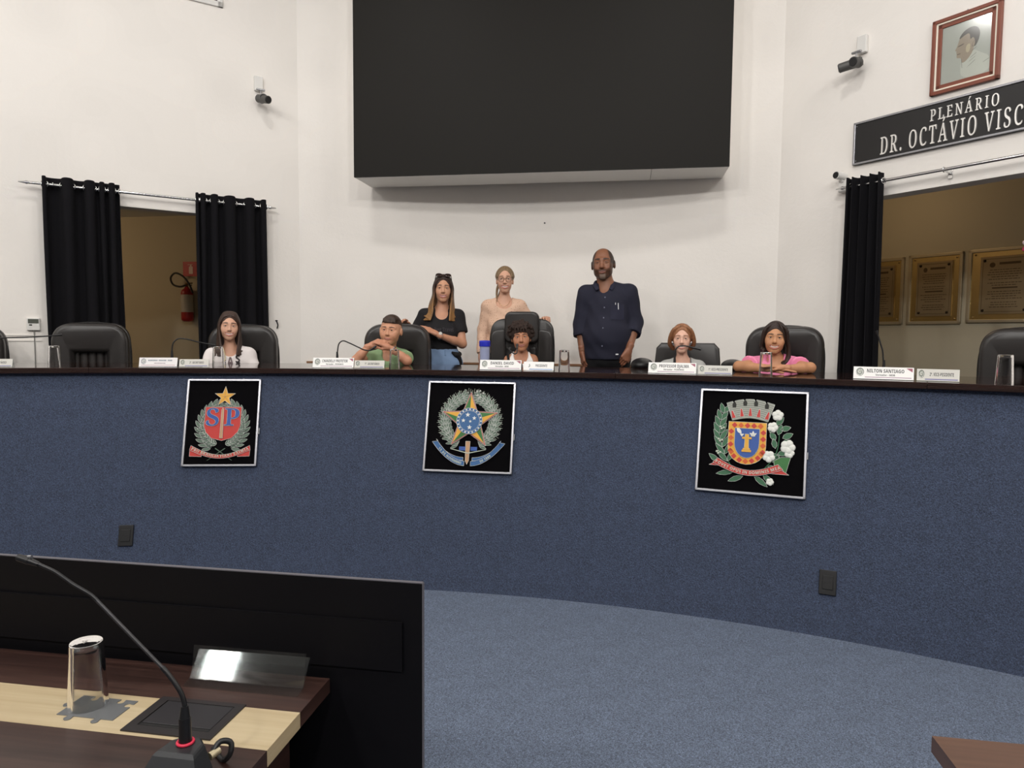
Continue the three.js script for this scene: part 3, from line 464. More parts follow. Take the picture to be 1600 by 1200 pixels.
// ================================================================== CHAIRS
function cushion(shape, depth, bevel, bend = 0, z = 0) { const g = ext(shape, depth, bevel, 12, 4); if (bend) { const p = g.attributes.position; for (let i = 0; i < p.count; i++) p.setZ(i, p.getZ(i) + bend * p.getX(i) ** 2); } return smooth(g.translate(0, 0, z)); }
function smooth(g, angle = 0.7) { g.deleteAttribute('normal'); return toCreasedNormals(g, angle); }
function chairBase(o, arms = true, aw = 0.3, ah = 0.66) {
  mesh('seat', box(0.5, 0.11, 0.5, 0, 0.44, 0.02, 0.045), M.leather, o);
  mesh('column', [rod([0, 0.10, -0.02], [0, 0.39, -0.02], 0.028)], M.chrome, o);
  for (let i = 0; i < 5; i++) { const a = i * 1.2566, x = 0.27 * Math.cos(a), z = 0.27 * Math.sin(a) - 0.02; const f = mesh('foot', [rod([0, 0.11, -0.02], [x, 0.075, z], 0.022, 0.015)], M.blackPlastic, o); mesh('caster', new THREE.CylinderGeometry(0.028, 0.028, 0.03, 14).rotateZ(Math.PI / 2).rotateY(-a).translate(x, 0.028, z), M.blackPlastic, f); mesh('stem', rod([x, 0.04, z], [x, 0.075, z], 0.008), M.steel, f); }
  if (arms) for (const s of [-1, 1]) mesh('armrest', [tube([[s * aw, 0.44, 0.1], [s * (aw + 0.03), 0.55, 0.14], [s * (aw + 0.02), ah - 0.03, 0.10], [s * aw, ah - 0.02, -0.05], [s * (aw - 0.02), 0.55, -0.16]], 0.016, 24, 8), box(0.075, 0.035, 0.28, s * aw, ah, 0.02, 0.016)], M.blackPlastic, o);
  mesh('bracket', [tube([[0, 0.40, -0.12], [0, 0.42, -0.25], [0, 0.55, -0.27]], 0.025, 12, 8)], M.blackPlastic, o);
}
function executiveChair(label, group) { // high padded back: rolled top and sides round a ribbed inset
  const o = thing('executive_chair', label, 'chair', [0, 0, 0], 0, group); chairBase(o);
  const W = 0.51, y0 = 0.42, y1 = 1.115, H = y1 - y0, zc = -0.25;
  mesh('back_shell', cushion(roundRect(W - 0.02, H - 0.02, [0.14, 0.14, 0.08, 0.08], -W / 2 + 0.01, y0 + 0.01), 0.04, 0.012, 0.25, zc - 0.02), M.leather, o);
  // top roll and side bolsters as one pad with an opening
  const s = roundRect(W - 0.07, H - 0.07, [0.12, 0.12, 0.06, 0.06], -W / 2 + 0.035, y0 + 0.035), hole = new THREE.Path(); const hw = 0.135, hy0 = y0 + 0.07, hy1 = y1 - 0.19;
  hole.moveTo(-hw, hy0); hole.lineTo(hw, hy0); hole.lineTo(hw + 0.005, hy1 - 0.015); hole.quadraticCurveTo(hw, hy1, hw - 0.02, hy1); hole.lineTo(-hw + 0.02, hy1); hole.quadraticCurveTo(-hw, hy1, -hw - 0.005, hy1 - 0.015); hole.closePath(); s.holes.push(hole);
  const g = new THREE.ExtrudeGeometry(s, { depth: 0.03, bevelEnabled: true, bevelSize: 0.034, bevelThickness: 0.05, bevelSegments: 6, curveSegments: 14 }); const p = g.attributes.position; for (let i = 0; i < p.count; i++) p.setZ(i, p.getZ(i) + 0.25 * p.getX(i) ** 2); mesh('back_pad', smooth(g.translate(0, 0, zc + 0.06)), M.leather, o);
  const n = 5, rw = (hw * 2 - 0.0) / n; for (let i = 0; i < n; i++) mesh('rib', new THREE.CapsuleGeometry(rw * 0.53, hy1 - hy0, 6, 12).scale(1, 1, 0.75).translate(-hw + rw * (i + 0.5), (hy0 + hy1) / 2, zc + 0.055), M.leatherDeep, o);
  mesh('piping', tube([[-W / 2 + 0.004, y0 + 0.08, 0], [-W / 2 + 0.004, y1 - 0.14, 0], [-W / 2 + 0.045, y1 - 0.04, 0], [-W / 2 + 0.14, y1 - 0.004, 0], [W / 2 - 0.14, y1 - 0.004, 0], [W / 2 - 0.045, y1 - 0.04, 0], [W / 2 - 0.004, y1 - 0.14, 0], [W / 2 - 0.004, y0 + 0.08, 0]].map(([x, y]) => [x, y, zc + 0.0 + 0.25 * x * x]), 0.006, 80, 6), M.seam, o);
  return o;
}
const CHAIRS = 'padded black leather chairs behind the bench';
const chair0 = executiveChair('empty black leather chair before the left curtain, ribbed back in full view', CHAIRS);
let chairUsed = false;
function placeChair(az, R, label, dy = 0, turn = 0) { let o = chair0; if (chairUsed) { o = chair0.clone(); o.name = numbered('executive_chair'); scene.add(o); } chairUsed = true; const p = arc(az, R, DAIS + dy); o.position.set(...p); o.rotation.y = -az + turn; o.userData = { label, category: 'chair', group: CHAIRS }; return o; }
placeChair(-0.3935, 7.92, 'empty black leather chair before the left curtain, ribbed back in full view', 0, 0.12);
placeChair(-0.2575, 7.94, 'black leather chair holding the girl in white printed shirt', -0.005, 0.15);
placeChair(-0.1090, 7.93, 'black leather chair holding the boy in green shirt', 0.012, 0.12);
placeChair(0.2450, 7.93, 'black leather chair holding the girl in pink shirt', 0.01, -0.02);
placeChair(0.4165, 7.92, 'empty black leather chair at the right edge before the brass plaques', 0, -0.05);
placeChair(-0.4960, 7.92, 'black leather chair cut off by the left edge of the picture', -0.03, 0.1);
{ // president's chair: taller shell with a separate headrest block
  const o = thing('executive_chair', 'tall black leather chair with raised headrest holding the curly-haired child', 'chair', arc(0.0115, 7.93, DAIS), 0.05, CHAIRS); chairBase(o, false);
  const W = 0.49, y0 = 0.42, y1 = 1.175, zc = -0.25;
  mesh('back_shell', cushion(roundRect(W - 0.03, y1 - y0 - 0.03, [0.10, 0.10, 0.06, 0.06], -W / 2 + 0.015, y0 + 0.015), 0.045, 0.016, 0.5, zc - 0.02), M.leather, o);
  for (const s of [-1, 1]) mesh('side_pad', cushion(roundRect(0.085, 0.60, s < 0 ? [0.06, 0.01, 0.02, 0.03] : [0.01, 0.06, 0.03, 0.02], s * 0.182 - 0.0425, y0 + 0.06), 0.03, 0.014, 0.5, zc + 0.04), M.leather, o);
  mesh('headrest', cushion(roundRect(0.225, 0.20, [0.035, 0.035, 0.03, 0.03], -0.1125, y1 - 0.165), 0.05, 0.02, -0.6, zc + 0.045), M.leather, o);
  for (let i = 0; i < 4; i++) mesh('rib', new THREE.CapsuleGeometry(0.03, 0.44, 6, 12).scale(1, 1, 0.8).translate(-0.09 + 0.06 * i, y0 + 0.3, zc + 0.05), M.leatherDeep, o);
  mesh('piping', tube([[-W / 2 + 0.003, y0 + 0.05, 0], [-W / 2 + 0.003, y1 - 0.11, 0], [-W / 2 + 0.035, y1 - 0.03, 0], [-W / 2 + 0.11, y1 - 0.002, 0], [W / 2 - 0.11, y1 - 0.002, 0], [W / 2 - 0.035, y1 - 0.03, 0], [W / 2 - 0.003, y1 - 0.11, 0], [W / 2 - 0.003, y0 + 0.05, 0]].map(([x, y]) => [x, y, zc + 0.03 + 0.5 * x * x]), 0.005, 80, 6), M.seam, o);
}
{ // low task chair of the girl in grey
  const o = thing('task_chair', 'low plain black chair with side arms holding the girl in grey top', 'chair', arc(0.1655, 7.93, DAIS), -0.10, CHAIRS); chairBase(o, false);
  const s = poly([[-0.19, 0.5], [0.19, 0.5], [0.222, 0.76], [0.205, 0.955], [0.18, 0.982], [-0.18, 0.982], [-0.205, 0.955], [-0.222, 0.76]]); mesh('backrest', cushion(s, 0.03, 0.02, 0.4, -0.24), M.leather, o);
  for (const q of [-1, 1]) mesh('armrest', [tube([[q * 0.25, 0.44, 0.0], [q * 0.31, 0.6, 0.04], [q * 0.31, 0.80, 0.02]], 0.018, 16, 8), new THREE.SphereGeometry(0.1, 20, 12).scale(0.8, 0.5, 1.6).translate(q * 0.31, 0.845, 0.02)], M.blackPlastic, o);
}

// ================================================================== CURTAINS AND RODS
const ROD_Y = 2.66, ROD_OFF = 0.09;
function curtainRod(F, s0, s1, brackets, label) {
  const o = thing('curtain_rod', label, 'curtain rod', F.at(s0, ROD_Y, ROD_OFF), F.turn); const L = F.sx(s1 - s0);
  mesh('rod', rod([0, 0, 0], [L, 0, 0], 0.011), M.chrome, o);
  for (const x of [0, L]) { const d = x === 0 ? -Math.sign(L) : Math.sign(L); mesh('finial', [rod([x, 0, 0], [x + d * 0.012, 0, 0], 0.015, 0.015), rod([x + d * 0.012, 0, 0], [x + d * 0.06, 0, 0], 0.012, 0.004)], M.chrome, o); }
  for (const b of brackets) { const x = F.sx(b - s0); mesh('bracket', [rod([x, 0, 0], [x, -0.02, -ROD_OFF + 0.004], 0.007), box(0.03, 0.06, 0.008, x, -0.02, -ROD_OFF + 0.004, 0.002), new THREE.TorusGeometry(0.015, 0.005, 8, 16).rotateY(Math.PI / 2).translate(x, 0, 0)], M.chrome, o); }
}
function curtain(F, rings, hangY, top, label, spread = 1, ampMin = 0.018, shown = null) { // grommet panel: waves across the rod, a ring at each crossing
  const o = thing('curtain', label, 'curtain', F.at(rings[0], hangY, ROD_OFF), F.turn);
  const n = rings.length - 1, per = 10, cols = n * per, rows = 26, H = top - hangY, t = 0.006, P = [], uv = [], id = [];
  const amps = rings.slice(1).map((r, i) => Math.min(Math.max(0.05, ampMin), ampMin + 0.42 * Math.abs(r - rings[i])));
  const X = (i) => { const k = Math.min(n - 1, Math.floor(i / per)), f = i / per - k; return [F.sx(rings[k] + (rings[k + 1] - rings[k]) * f - rings[0]), k, f]; };
  const xm = X(cols)[0] / 2;
  const pt = (i, j) => {
    const [x, k, f] = X(i), v = j / rows, y = H * v, a = amps[k]; const sgn = k % 2 ? -1 : 1;
    const low = 1 - v, sway = 0.012 * Math.sin(k * 2.1 + v * 3) * low + 0.008 * Math.sin(i * 0.5 + v * 5) * low;
    const z = sgn * a * Math.sin(Math.PI * f) * (1 - 0.15 * low) + sway * 0.6; const w = 1 + (spread - 1) * low;
    const xx = xm + (x - xm) * w + 0.25 * a * Math.sin(2 * Math.PI * f) * (0.6) * F.sx(1) + sway;
    return [xx, y + (v > 0.97 ? 0.006 * Math.sin(Math.PI * f) : 0), z];
  };
  for (const side of [1, -1]) for (let j = 0; j <= rows; j++) for (let i = 0; i <= cols; i++) {
    const c = pt(i, j), a = pt(Math.min(cols, i + 1), j), b = pt(Math.max(0, i - 1), j); let nx = -(a[2] - b[2]), nz = a[0] - b[0]; const L = Math.hypot(nx, nz) || 1; P.push(c[0] + side * nx / L * t / 2, c[1], c[2] + side * nz / L * t / 2); uv.push(c[0], c[1]);
  }
  const W = cols + 1, half = W * (rows + 1), flip = F.sx(1) < 0;
  const quad = (a, b, c, d) => (flip ? id.push(a, c, b, a, d, c) : id.push(a, b, c, a, c, d));
  for (let j = 0; j < rows; j++) for (let i = 0; i < cols; i++) { const a = j * W + i; quad(a, a + 1, a + W + 1, a + W); quad(half + a, half + a + W, half + a + W + 1, half + a + 1); }
  for (let j = 0; j < rows; j++) { const a = j * W, b = a + cols; quad(a, a + W, half + a + W, half + a); quad(b, half + b, half + b + W, b + W); }
  for (let i = 0; i < cols; i++) { const a = rows * W + i; quad(a, a + 1, half + a + 1, half + a); const b = i; quad(b, half + b, half + b + 1, b + 1); }
  const g = new THREE.BufferGeometry(); g.setAttribute('position', new THREE.Float32BufferAttribute(P, 3)); g.setAttribute('uv', new THREE.Float32BufferAttribute(uv, 2)); g.setIndex(id); g.computeVertexNormals();
  mesh('fabric', g, M.curtain, o);
  for (let k = 0; k <= n; k++) {
    if (shown && !shown.includes(k)) continue; // the others are buried in the gathered folds
    const x = F.sx(rings[k] - rings[0]), a0 = amps[Math.min(n - 1, k)], w = Math.abs(rings[Math.min(n, k + 1)] - rings[Math.min(n - 1, k)]) || 0.05, slope = Math.atan2(a0 * Math.PI, w * 1.4), s = (k % 2 ? -1 : 1) * F.sx(1);
    mesh('grommet', new THREE.TorusGeometry(0.021, 0.0055, 8, 24).rotateY(-s * slope).translate(x, ROD_Y - hangY, 0), M.chrome, o);
  }
  return o;
}
{
  curtainRod(LF, 0.297, 2.113, [0.62, 1.95], 'chrome curtain rod over the left doorway carrying two black curtains');
  const px2s = (l, a0, a1, s0, s1) => l.map((p) => s0 + (p - a0) / (a1 - a0) * (s1 - s0));
  curtain(LF, px2s([66, 71, 95, 113, 131, 147, 155, 162, 170, 179, 187], 66, 188, 2.018, 1.49), DAIS + 0.05, ROD_Y + 0.055, 'black grommet curtain at the left side of the left doorway', 1.02);
  curtain(LF, px2s([306, 309, 313, 320, 328.6, 339, 349, 366, 381, 396, 407, 415], 306, 417, 0.916, 0.318), DAIS + 0.05, ROD_Y + 0.055, 'black grommet curtain behind the girl in white shirt', 1.05);
  curtainRod(RF, 0.635, 3.0, [0.67, 1.368, 2.4], 'chrome curtain rod over the right doorway below the black sign');
  curtain(RF, [0.690, 0.70, 0.722, 0.75, 0.785, 0.82, 0.855, 0.89, 0.928, 0.95], DAIS + 0.05, ROD_Y + 0.055, 'black grommet curtain at the right doorway below the black sign', 1.22, 0.05, [1, 9]);
}

// ================================================================== ON THE WALLS
{ // big dark video wall
  const o = thing('video_wall', 'huge dark video screen hung on the white curved wall', 'screen', [0.079, 2.895, -8.7124]); const W = 3.195, H = 2.05, D = 0.44;
  mesh('cabinet', box(W, H, D - 0.02, 0, H / 2, -D / 2 - 0.01, 0.004), M.whitePlastic, o, 'white painted casing');
  const n = 1, m = 1; const pm = phys(0x1a1815, 0.55, { specularIntensity: 0.3 });
  for (let i = 0; i < n; i++) for (let j = 0; j < m; j++) mesh('panel', box(W / n - 0.0008, H / m - 0.0008, 0.02, -W / 2 + W / n * (i + 0.5), H / m * (j + 0.5), -0.01), pm, o);
  mesh('seam', [box(0.003, 0.002, D - 0.04, 0.98, -0.0008, -D / 2)], M.greyPlastic, o);
  for (const x of [-1.1, 1.1]) mesh('wall_bracket', box(0.1, 0.9, 0.12, x, H / 2 + 0.3, -D - 0.05), M.greyPlastic, o);
}
{ const p = [0.108, 2.5606, -9.2994]; const o = thing('wall_screw', 'tiny dark screw in the white wall under the video screen', 'screw', p); mesh('head', [new THREE.CylinderGeometry(0.007, 0.008, 0.008, 12).rotateX(Math.PI / 2).translate(0, 0, 0.004)], M.blackPlastic, o); mesh('slot', box(0.009, 0.002, 0.002, 0, 0, 0.008), M.steel, o); }
function wallThing(F, s, y, name, label, category, off = 0) { return thing(name, label, category, F.at(s, y, off), F.turn); }
{ // sign with cut metal letters
  const o = wallThing(RF, 0.66, 2.832, 'wall_sign', 'black sign with silver letters and aluminium frame over the right doorway', 'sign'); const W = 2.36, H = 0.316, t = 0.016;
  mesh('board', box(W, H, 0.02, W / 2, H / 2, 0.012), mat(0x100d0e, 0.4), o);
  mesh('frame_rail', box(W, t, 0.03, W / 2, t / 2, 0.015, 0.004), M.alu, o); mesh('frame_rail', box(W, t, 0.03, W / 2, H - t / 2, 0.015, 0.004), M.alu, o); mesh('frame_rail', box(t, H, 0.03, t / 2, H / 2, 0.015, 0.004), M.alu, o); mesh('frame_rail', box(t, H, 0.03, W - t / 2, H / 2, 0.015, 0.004), M.alu, o);
  for (const [x, y] of [[0.025, 0.03], [0.025, H - 0.03], [W - 0.025, 0.03], [W - 0.025, H - 0.03]]) mesh('screw', new THREE.CylinderGeometry(0.004, 0.004, 0.003, 10).rotateX(Math.PI / 2).translate(x, y, 0.024), M.steel, o);
  const lm = mat(0xe6e4e0, 0.25, { metalness: 0.55 });
  const letters = (str, size, sx, x0, y0, gap) => { let x = x0; for (const c of str) { const gl = font.serifBold.data.glyphs[c], w = gl.ha / font.serifBold.data.resolution * size * sx; if (c !== ' ') { const g = new THREE.ExtrudeGeometry(font.serif.generateShapes(c, size), { depth: 0.008, bevelEnabled: true, bevelSize: 0.0014, bevelThickness: 0.0015, bevelSegments: 1, curveSegments: 5 }); g.scale(sx, 1, 1); g.translate(x, y0, 0.022); mesh('letter', g, lm, o); } x += w + gap; } return x; };
  const width = (str, size, sx, gap) => [...str].reduce((a, c) => a + font.serifBold.data.glyphs[c].ha / font.serifBold.data.resolution * size * sx + gap, 0);
  { const w0 = width('PLENÁRIO', 0.0785, 1, 0), sx = 0.60; const gap = (0.448 - w0 * sx) / 8; letters('PLENÁRIO', 0.0785, sx, 0.565, 0.190, gap); }
  { const str = 'DR. OCTÁVIO VISCARDI', sx = 0.48, seen = 'DR. OCTÁVIO VISC', w0 = width(seen, 0.125, sx, 0), gap = (0.935 - w0) / 16; letters(str, 0.125, sx, 0.215, 0.036, gap); }
}
{ // framed portrait drawing
  const o = wallThing(RF, 1.213, 3.195, 'framed_portrait', 'wood framed pencil portrait of a man in profile above the black sign', 'picture'); const W = 0.43, H = 0.50;
  const wd = mat(0xffffff, 0.35, { map: woodTex(93, [92, 40, 24], [138, 70, 46], 12) });
  const rails = (name, o0, w, d, m) => { const L = (len) => boxUV(new RoundedBoxGeometry(len, w, d, 2, 0.003)); for (const s of [0, 1]) { mesh(name, L(W - 2 * o0).translate(W / 2, s ? H - o0 - w / 2 : o0 + w / 2, d / 2), m, o); mesh(name, L(H - 2 * o0).rotateZ(Math.PI / 2).translate(s ? W - o0 - w / 2 : o0 + w / 2, H / 2, d / 2), m, o); } };
  rails('outer_frame', 0, 0.024, 0.030, wd); rails('fillet', 0.024, 0.012, 0.024, mat(0xe9dfce, 0.5)); rails('inner_frame', 0.036, 0.026, 0.018, wd);
  const tx = printTex(512, 620, (c, w, h) => {
    c.fillStyle = '#a7aba2'; c.fillRect(0, 0, w, h); const X = (u) => u * w, Y = (v) => v * h;
    for (let i = 0; i < 5000; i++) { c.fillStyle = `rgba(${70 + 80 * rnd()},${75 + 80 * rnd()},${68 + 80 * rnd()},0.12)`; c.fillRect(rnd() * w, rnd() * h, 2 + 5 * rnd(), 1); }
    const path = (pts, fill) => { c.beginPath(); const n = pts.length, m = (i) => { const p = pts[i % n], q = pts[(i + 1) % n]; return [X((p[0] + q[0]) / 2), Y((p[1] + q[1]) / 2)]; }; c.moveTo(...m(0)); for (let i = 1; i <= n; i++) c.quadraticCurveTo(X(pts[i % n][0]), Y(pts[i % n][1]), ...m(i)); c.closePath(); c.fillStyle = fill; c.fill(); for (let i = 0; i < 900; i++) { const u = rnd(), v = rnd(); if (c.isPointInPath(X(u), Y(v))) { c.fillStyle = rnd() > 0.5 ? 'rgba(30,28,24,0.16)' : 'rgba(215,212,200,0.14)'; c.fillRect(X(u), Y(v), 2 + 7 * rnd(), 1.5); } } };
    path([[0.46, 0.62], [0.66, 0.52], [0.80, 0.62], [1, 0.72], [1, 1], [0.42, 1], [0.40, 0.74]], '#b9bdb2'); // coat
    path([[0.34, 0.34], [0.37, 0.26], [0.46, 0.20], [0.60, 0.17], [0.70, 0.24], [0.72, 0.36], [0.66, 0.48], [0.64, 0.58], [0.52, 0.70], [0.42, 0.72], [0.42, 0.62], [0.33, 0.61], [0.31, 0.57], [0.325, 0.53], [0.30, 0.51], [0.32, 0.48], [0.27, 0.47], [0.315, 0.41]], '#968a78'); // face
    path([[0.50, 0.42], [0.60, 0.40], [0.58, 0.56], [0.50, 0.55]], '#b3a98d');
    path([[0.34, 0.30], [0.40, 0.20], [0.52, 0.135], [0.66, 0.13], [0.76, 0.20], [0.78, 0.32], [0.72, 0.46], [0.66, 0.50], [0.69, 0.40], [0.64, 0.30], [0.58, 0.36], [0.57, 0.22], [0.46, 0.24]], '#4d4a44'); // hair
    path([[0.33, 0.40], [0.46, 0.375], [0.46, 0.395], [0.33, 0.42]], '#5a5047'); path([[0.31, 0.535], [0.40, 0.535], [0.40, 0.55], [0.32, 0.55]], '#5f5346');
    c.strokeStyle = '#44423c'; c.lineWidth = 3; c.beginPath(); c.ellipse(X(0.66), Y(0.43), 14, 30, 0.3, 0, 7); c.stroke();
    for (const [a, b, d, e] of [[0.62, 0.55, 0.72, 0.50], [0.60, 0.66, 0.72, 0.60], [0.58, 0.72, 0.70, 0.66], [0.56, 0.8, 0.7, 0.72], [0.42, 0.64, 0.44, 0.8], [0.86, 0.8, 0.98, 0.76]]) { c.beginPath(); c.moveTo(X(a), Y(b)); c.lineTo(X(d), Y(e)); c.stroke(); }
  });
  mesh('drawing', boxUV(box(W - 0.12, H - 0.12, 0.006, W / 2, H / 2, 0.006)), mat(0x8c8f88, 0.8), o);
  mesh('sheet', new THREE.PlaneGeometry(W - 0.124, H - 0.124).translate(W / 2, H / 2, 0.0095), mat(0xffffff, 0.8, { map: tx }), o);
  mesh('glazing', box(W - 0.124, H - 0.124, 0.002, W / 2, H / 2, 0.0125), phys(0xffffff, 0.12, { transmission: 1, ior: 1.5, thickness: 0 }), o);
  mesh('nail', rod([W / 2, H, 0.008], [W / 2, H + 0.012, 0.008], 0.005), M.steel, o);
}
function spotCamera(F, s, y, aim, label) { // small swivelling wall lamps: white block, arm, dark cylinder pair
  const o = wallThing(F, s, y, 'security_camera', label, 'camera');
  mesh('wall_plate', box(0.075, 0.13, 0.035, 0, 0.02, 0.018, 0.006), M.whitePlastic, o);
  mesh('arm', [rod([0, -0.045, 0.03], [0, -0.05, 0.09], 0.006), box(0.075, 0.016, 0.02, 0, -0.052, 0.09, 0.004), rod([0, -0.05, 0.09], [0, -0.10, 0.10], 0.006)], M.steel, o);
  const d = V(...aim).normalize(), c = V(0, -0.135, 0.105), e = c.clone().addScaledVector(d, 0.11), b = c.clone().addScaledVector(d, -0.04);
  mesh('body', [rod(b.toArray(), e.toArray(), 0.036, 0.034, 20)], M.greyPlastic, o); mesh('lens', [rod(e.toArray(), e.clone().addScaledVector(d, 0.006).toArray(), 0.030, 0.026, 20)], M.blackPlastic, o); mesh('camera_head', [rod([c.x + 0.012, c.y + 0.004, c.z - 0.03], [c.x + 0.012, c.y - 0.004, c.z + 0.045], 0.036, 0.038, 20)], M.greyPlastic, o); mesh('head_window', [rod([c.x + 0.012, c.y - 0.004, c.z + 0.045], [c.x + 0.012, c.y - 0.0045, c.z + 0.049], 0.032, 0.030, 20)], M.blackPlastic, o); mesh('rear_cap', [rod(b.clone().addScaledVector(d, -0.012).toArray(), b.toArray(), 0.028, 0.036, 20)], M.greyPlastic, o);
}
spotCamera(LF, 0.357, 3.745, [0.35, -0.28, 1], 'small dark camera on a white bracket, high on the wall left of the video screen');
spotCamera(RF, 0.699, 3.70, [-0.98, -0.22, 0.55], 'small dark camera on a white bracket, high on the wall left of the portrait');
{ // white camera beside the right rod
  const o = wallThing(RF, 0.60, 2.70, 'security_camera', 'small white camera beside the end of the right curtain rod', 'camera');
  mesh('wall_plate', box(0.07, 0.10, 0.05, 0, -0.01, 0.025, 0.008), M.whitePlastic, o); mesh('neck', rod([0, 0.02, 0.05], [0, 0.045, 0.08], 0.012), M.whitePlastic, o);
  mesh('body', [rod([0.01, 0.055, 0.03], [-0.01, 0.062, 0.12], 0.028, 0.03, 20)], M.whitePlastic, o); mesh('lens', [rod([-0.01, 0.062, 0.12], [-0.011, 0.0625, 0.128], 0.026, 0.023, 20)], M.blackPlastic, o);
}
{ // return air grille high on the left wall
  const o = wallThing(LF, 0.647, 4.358, 'air_grille', 'white framed air grille high on the left wall at the top of the picture', 'grille'); const W = 0.9, H = 0.45, t = 0.045;
  for (const [w, h, x, y] of [[W, t, -W / 2, t / 2], [W, t, -W / 2, H - t / 2], [t, H, -t / 2, H / 2], [t, H, -W + t / 2, H / 2]]) mesh('frame', box(w, h, 0.02, x, y, 0.01, 0.004), M.whitePlastic, o);
  mesh('backing', box(W - 0.06, H - 0.06, 0.004, -W / 2, H / 2, 0.003), mat(0x2a2623, 0.8), o);
  for (let i = 0; i < 11; i++) mesh('louvre', box(W - 0.09, 0.018, 0.003, 0, 0, 0).rotateX(0.7).translate(-W / 2, t + 0.02 + i * 0.033, 0.012), mat(0x8a8480, 0.6), o);
}
{ // thermostat and its cable
  const o = wallThing(LF, 2.1115, 1.525, 'thermostat', 'small white thermostat panel on the wall left of the left curtain', 'thermostat');
  mesh('case', box(0.088, 0.098, 0.025, 0, 0.049, 0.0125, 0.006), M.whitePlastic, o); mesh('display', box(0.07, 0.034, 0.004, 0, 0.073, 0.0255, 0.001), mat(0x50534c, 0.3), o); mesh('button', box(0.02, 0.009, 0.005, -0.018, 0.043, 0.0255, 0.002), M.blackPlastic, o);
  mesh('cable', rod([0.004, 0, 0.006], [0.004, -1.04, 0.006], 0.004), mat(0x8b8a86, 0.6), o);
}
{ const o = wallThing(LF, 0.22, 1.615, 'wall_hook', 'small dark hook on the white wall right of the second left curtain', 'hook'); mesh('stem', [tube([[0, -0.05, 0.005], [0, -0.02, 0.03], [-0.012, 0.015, 0.034]], 0.006, 12, 8)], M.blackPlastic, o); mesh('knob', new THREE.SphereGeometry(0.010, 12, 10).scale(1.3, 0.7, 1).translate(-0.013, 0.02, 0.034), M.blackPlastic, o); }

// ================================================================== IN THE CORRIDORS
function plaque(s, y0, y1, w, label) {
  const o = wallThing(RF, s, y0, 'brass_plaque', label, 'plaque', -CORR); const H = y1 - y0;
  for (const [a, b, x, y] of [[w, 0.03, w / 2, 0.015], [w, 0.03, w / 2, H - 0.015], [0.03, H, 0.015, H / 2], [0.03, H, w - 0.015, H / 2]]) mesh('frame', box(a, b, 0.025, x, y, 0.013, 0.006), mat(0xc9bda4, 0.3, { metalness: 0.6 }), o);
  mesh('mirror_plate', box(w - 0.04, H - 0.04, 0.012, w / 2, H / 2, 0.006), M.brass, o);
  const iw = w * 0.64, ih = H * 0.76, tx = printTex(256, 340, (c, W, Ht) => {
    c.fillStyle = '#9c8a6c'; c.fillRect(0, 0, W, Ht); c.strokeStyle = '#6d5b42'; c.lineWidth = 3; c.strokeRect(12, 12, W - 24, Ht - 24); c.fillStyle = '#5a4934'; c.beginPath(); c.arc(62, 48, 15, 0, 7); c.fill(); c.fillRect(98, 34, 110, 14);
    let y = 76; for (let i = 0; i < 15; i++) { const L = 120 + 70 * hash2(i, Math.round(s * 100), 4); if (i === 7) { c.fillRect(66, y, 130, 8); y += 24; } else { for (let x = (W - L) / 2; x < (W + L) / 2; x += 4) { const ww = 6 + 16 * rnd(); c.fillRect(x, y, Math.min(ww, (W + L) / 2 - x), 4); x += ww; } y += 14; } if (i === 4 || i === 11) y += 8; }
  });
  mesh('rim', [box(iw + 0.012, ih + 0.012, 0.012, w / 2, H / 2, 0.016)], M.bronze, o);
  mesh('engraved_plate', new THREE.BoxGeometry(iw, ih, 0.004).translate(w / 2, H / 2, 0.0245), mat(0xffffff, 0.45, { map: tx, metalness: 0.5 }), o);
  for (const x of [-1, 1]) for (const y of [-1, 1]) { mesh('stud', new THREE.SphereGeometry(0.012, 12, 8).translate(w / 2 + x * (iw / 2 - 0.03), H / 2 + y * (ih / 2 - 0.03), 0.027), mat(0x3a2d1e, 0.4, { metalness: 0.6 }), o); mesh('stud', new THREE.SphereGeometry(0.009, 12, 8).translate(w / 2 + x * (w / 2 - 0.055), H / 2 + y * (H / 2 - 0.05), 0.014), M.bronze, o); }
}
const pScale = (s) => s; // along the corridor wall, from the corner
plaque(-0.372, 1.652, 2.302, 0.50, 'brass plaque half hidden by the black right curtain');
plaque(0.170, 1.652, 2.310, 0.488, 'brass plaque of engraved text, the one seen whole');
plaque(0.702, 1.662, 2.312, 0.60, 'dark brass plaque cut off by the right edge of the picture');
{ // flower at the right edge
  const p = RF.at(1.585, DAIS, -0.75), o = thing('flower_stand', 'pink and white flower just showing at the right edge before the plaques', 'flower', p, RF.turn);
  mesh('pot', lathe([[0, 0], [0.1, 0], [0.14, 0.26], [0.13, 0.26], [0.09, 0.02], [0, 0.02]], 24), mat(0x7a6a58, 0.6), o); mesh('soil', new THREE.CylinderGeometry(0.125, 0.12, 0.02, 20).translate(0, 0.23, 0), mat(0x2b2018, 1), o);
  mesh('stem', tube([[0, 0.2, 0], [0.02, 0.8, 0], [0.06, 1.4, 0.02], [0.0, 1.72, 0.04]], 0.006, 30, 6), EM.leafDark, o);
  for (let k = 0; k < 4; k++) { const c = [[0.0, 1.72], [0.05, 1.64], [0.09, 1.70], [0.06, 1.56]][k]; for (let i = 0; i < 5; i++) { const a = i * 1.2566 + k; const g = new THREE.SphereGeometry(0.03, 10, 8).scale(1, 0.6, 0.25).translate(0.028, 0, 0).rotateZ(a).translate(c[0], c[1], 0.05); mesh('petal', g, mat(i % 2 ? 0xd24a6e : 0xf0dbe0, 0.7), o); } }
}
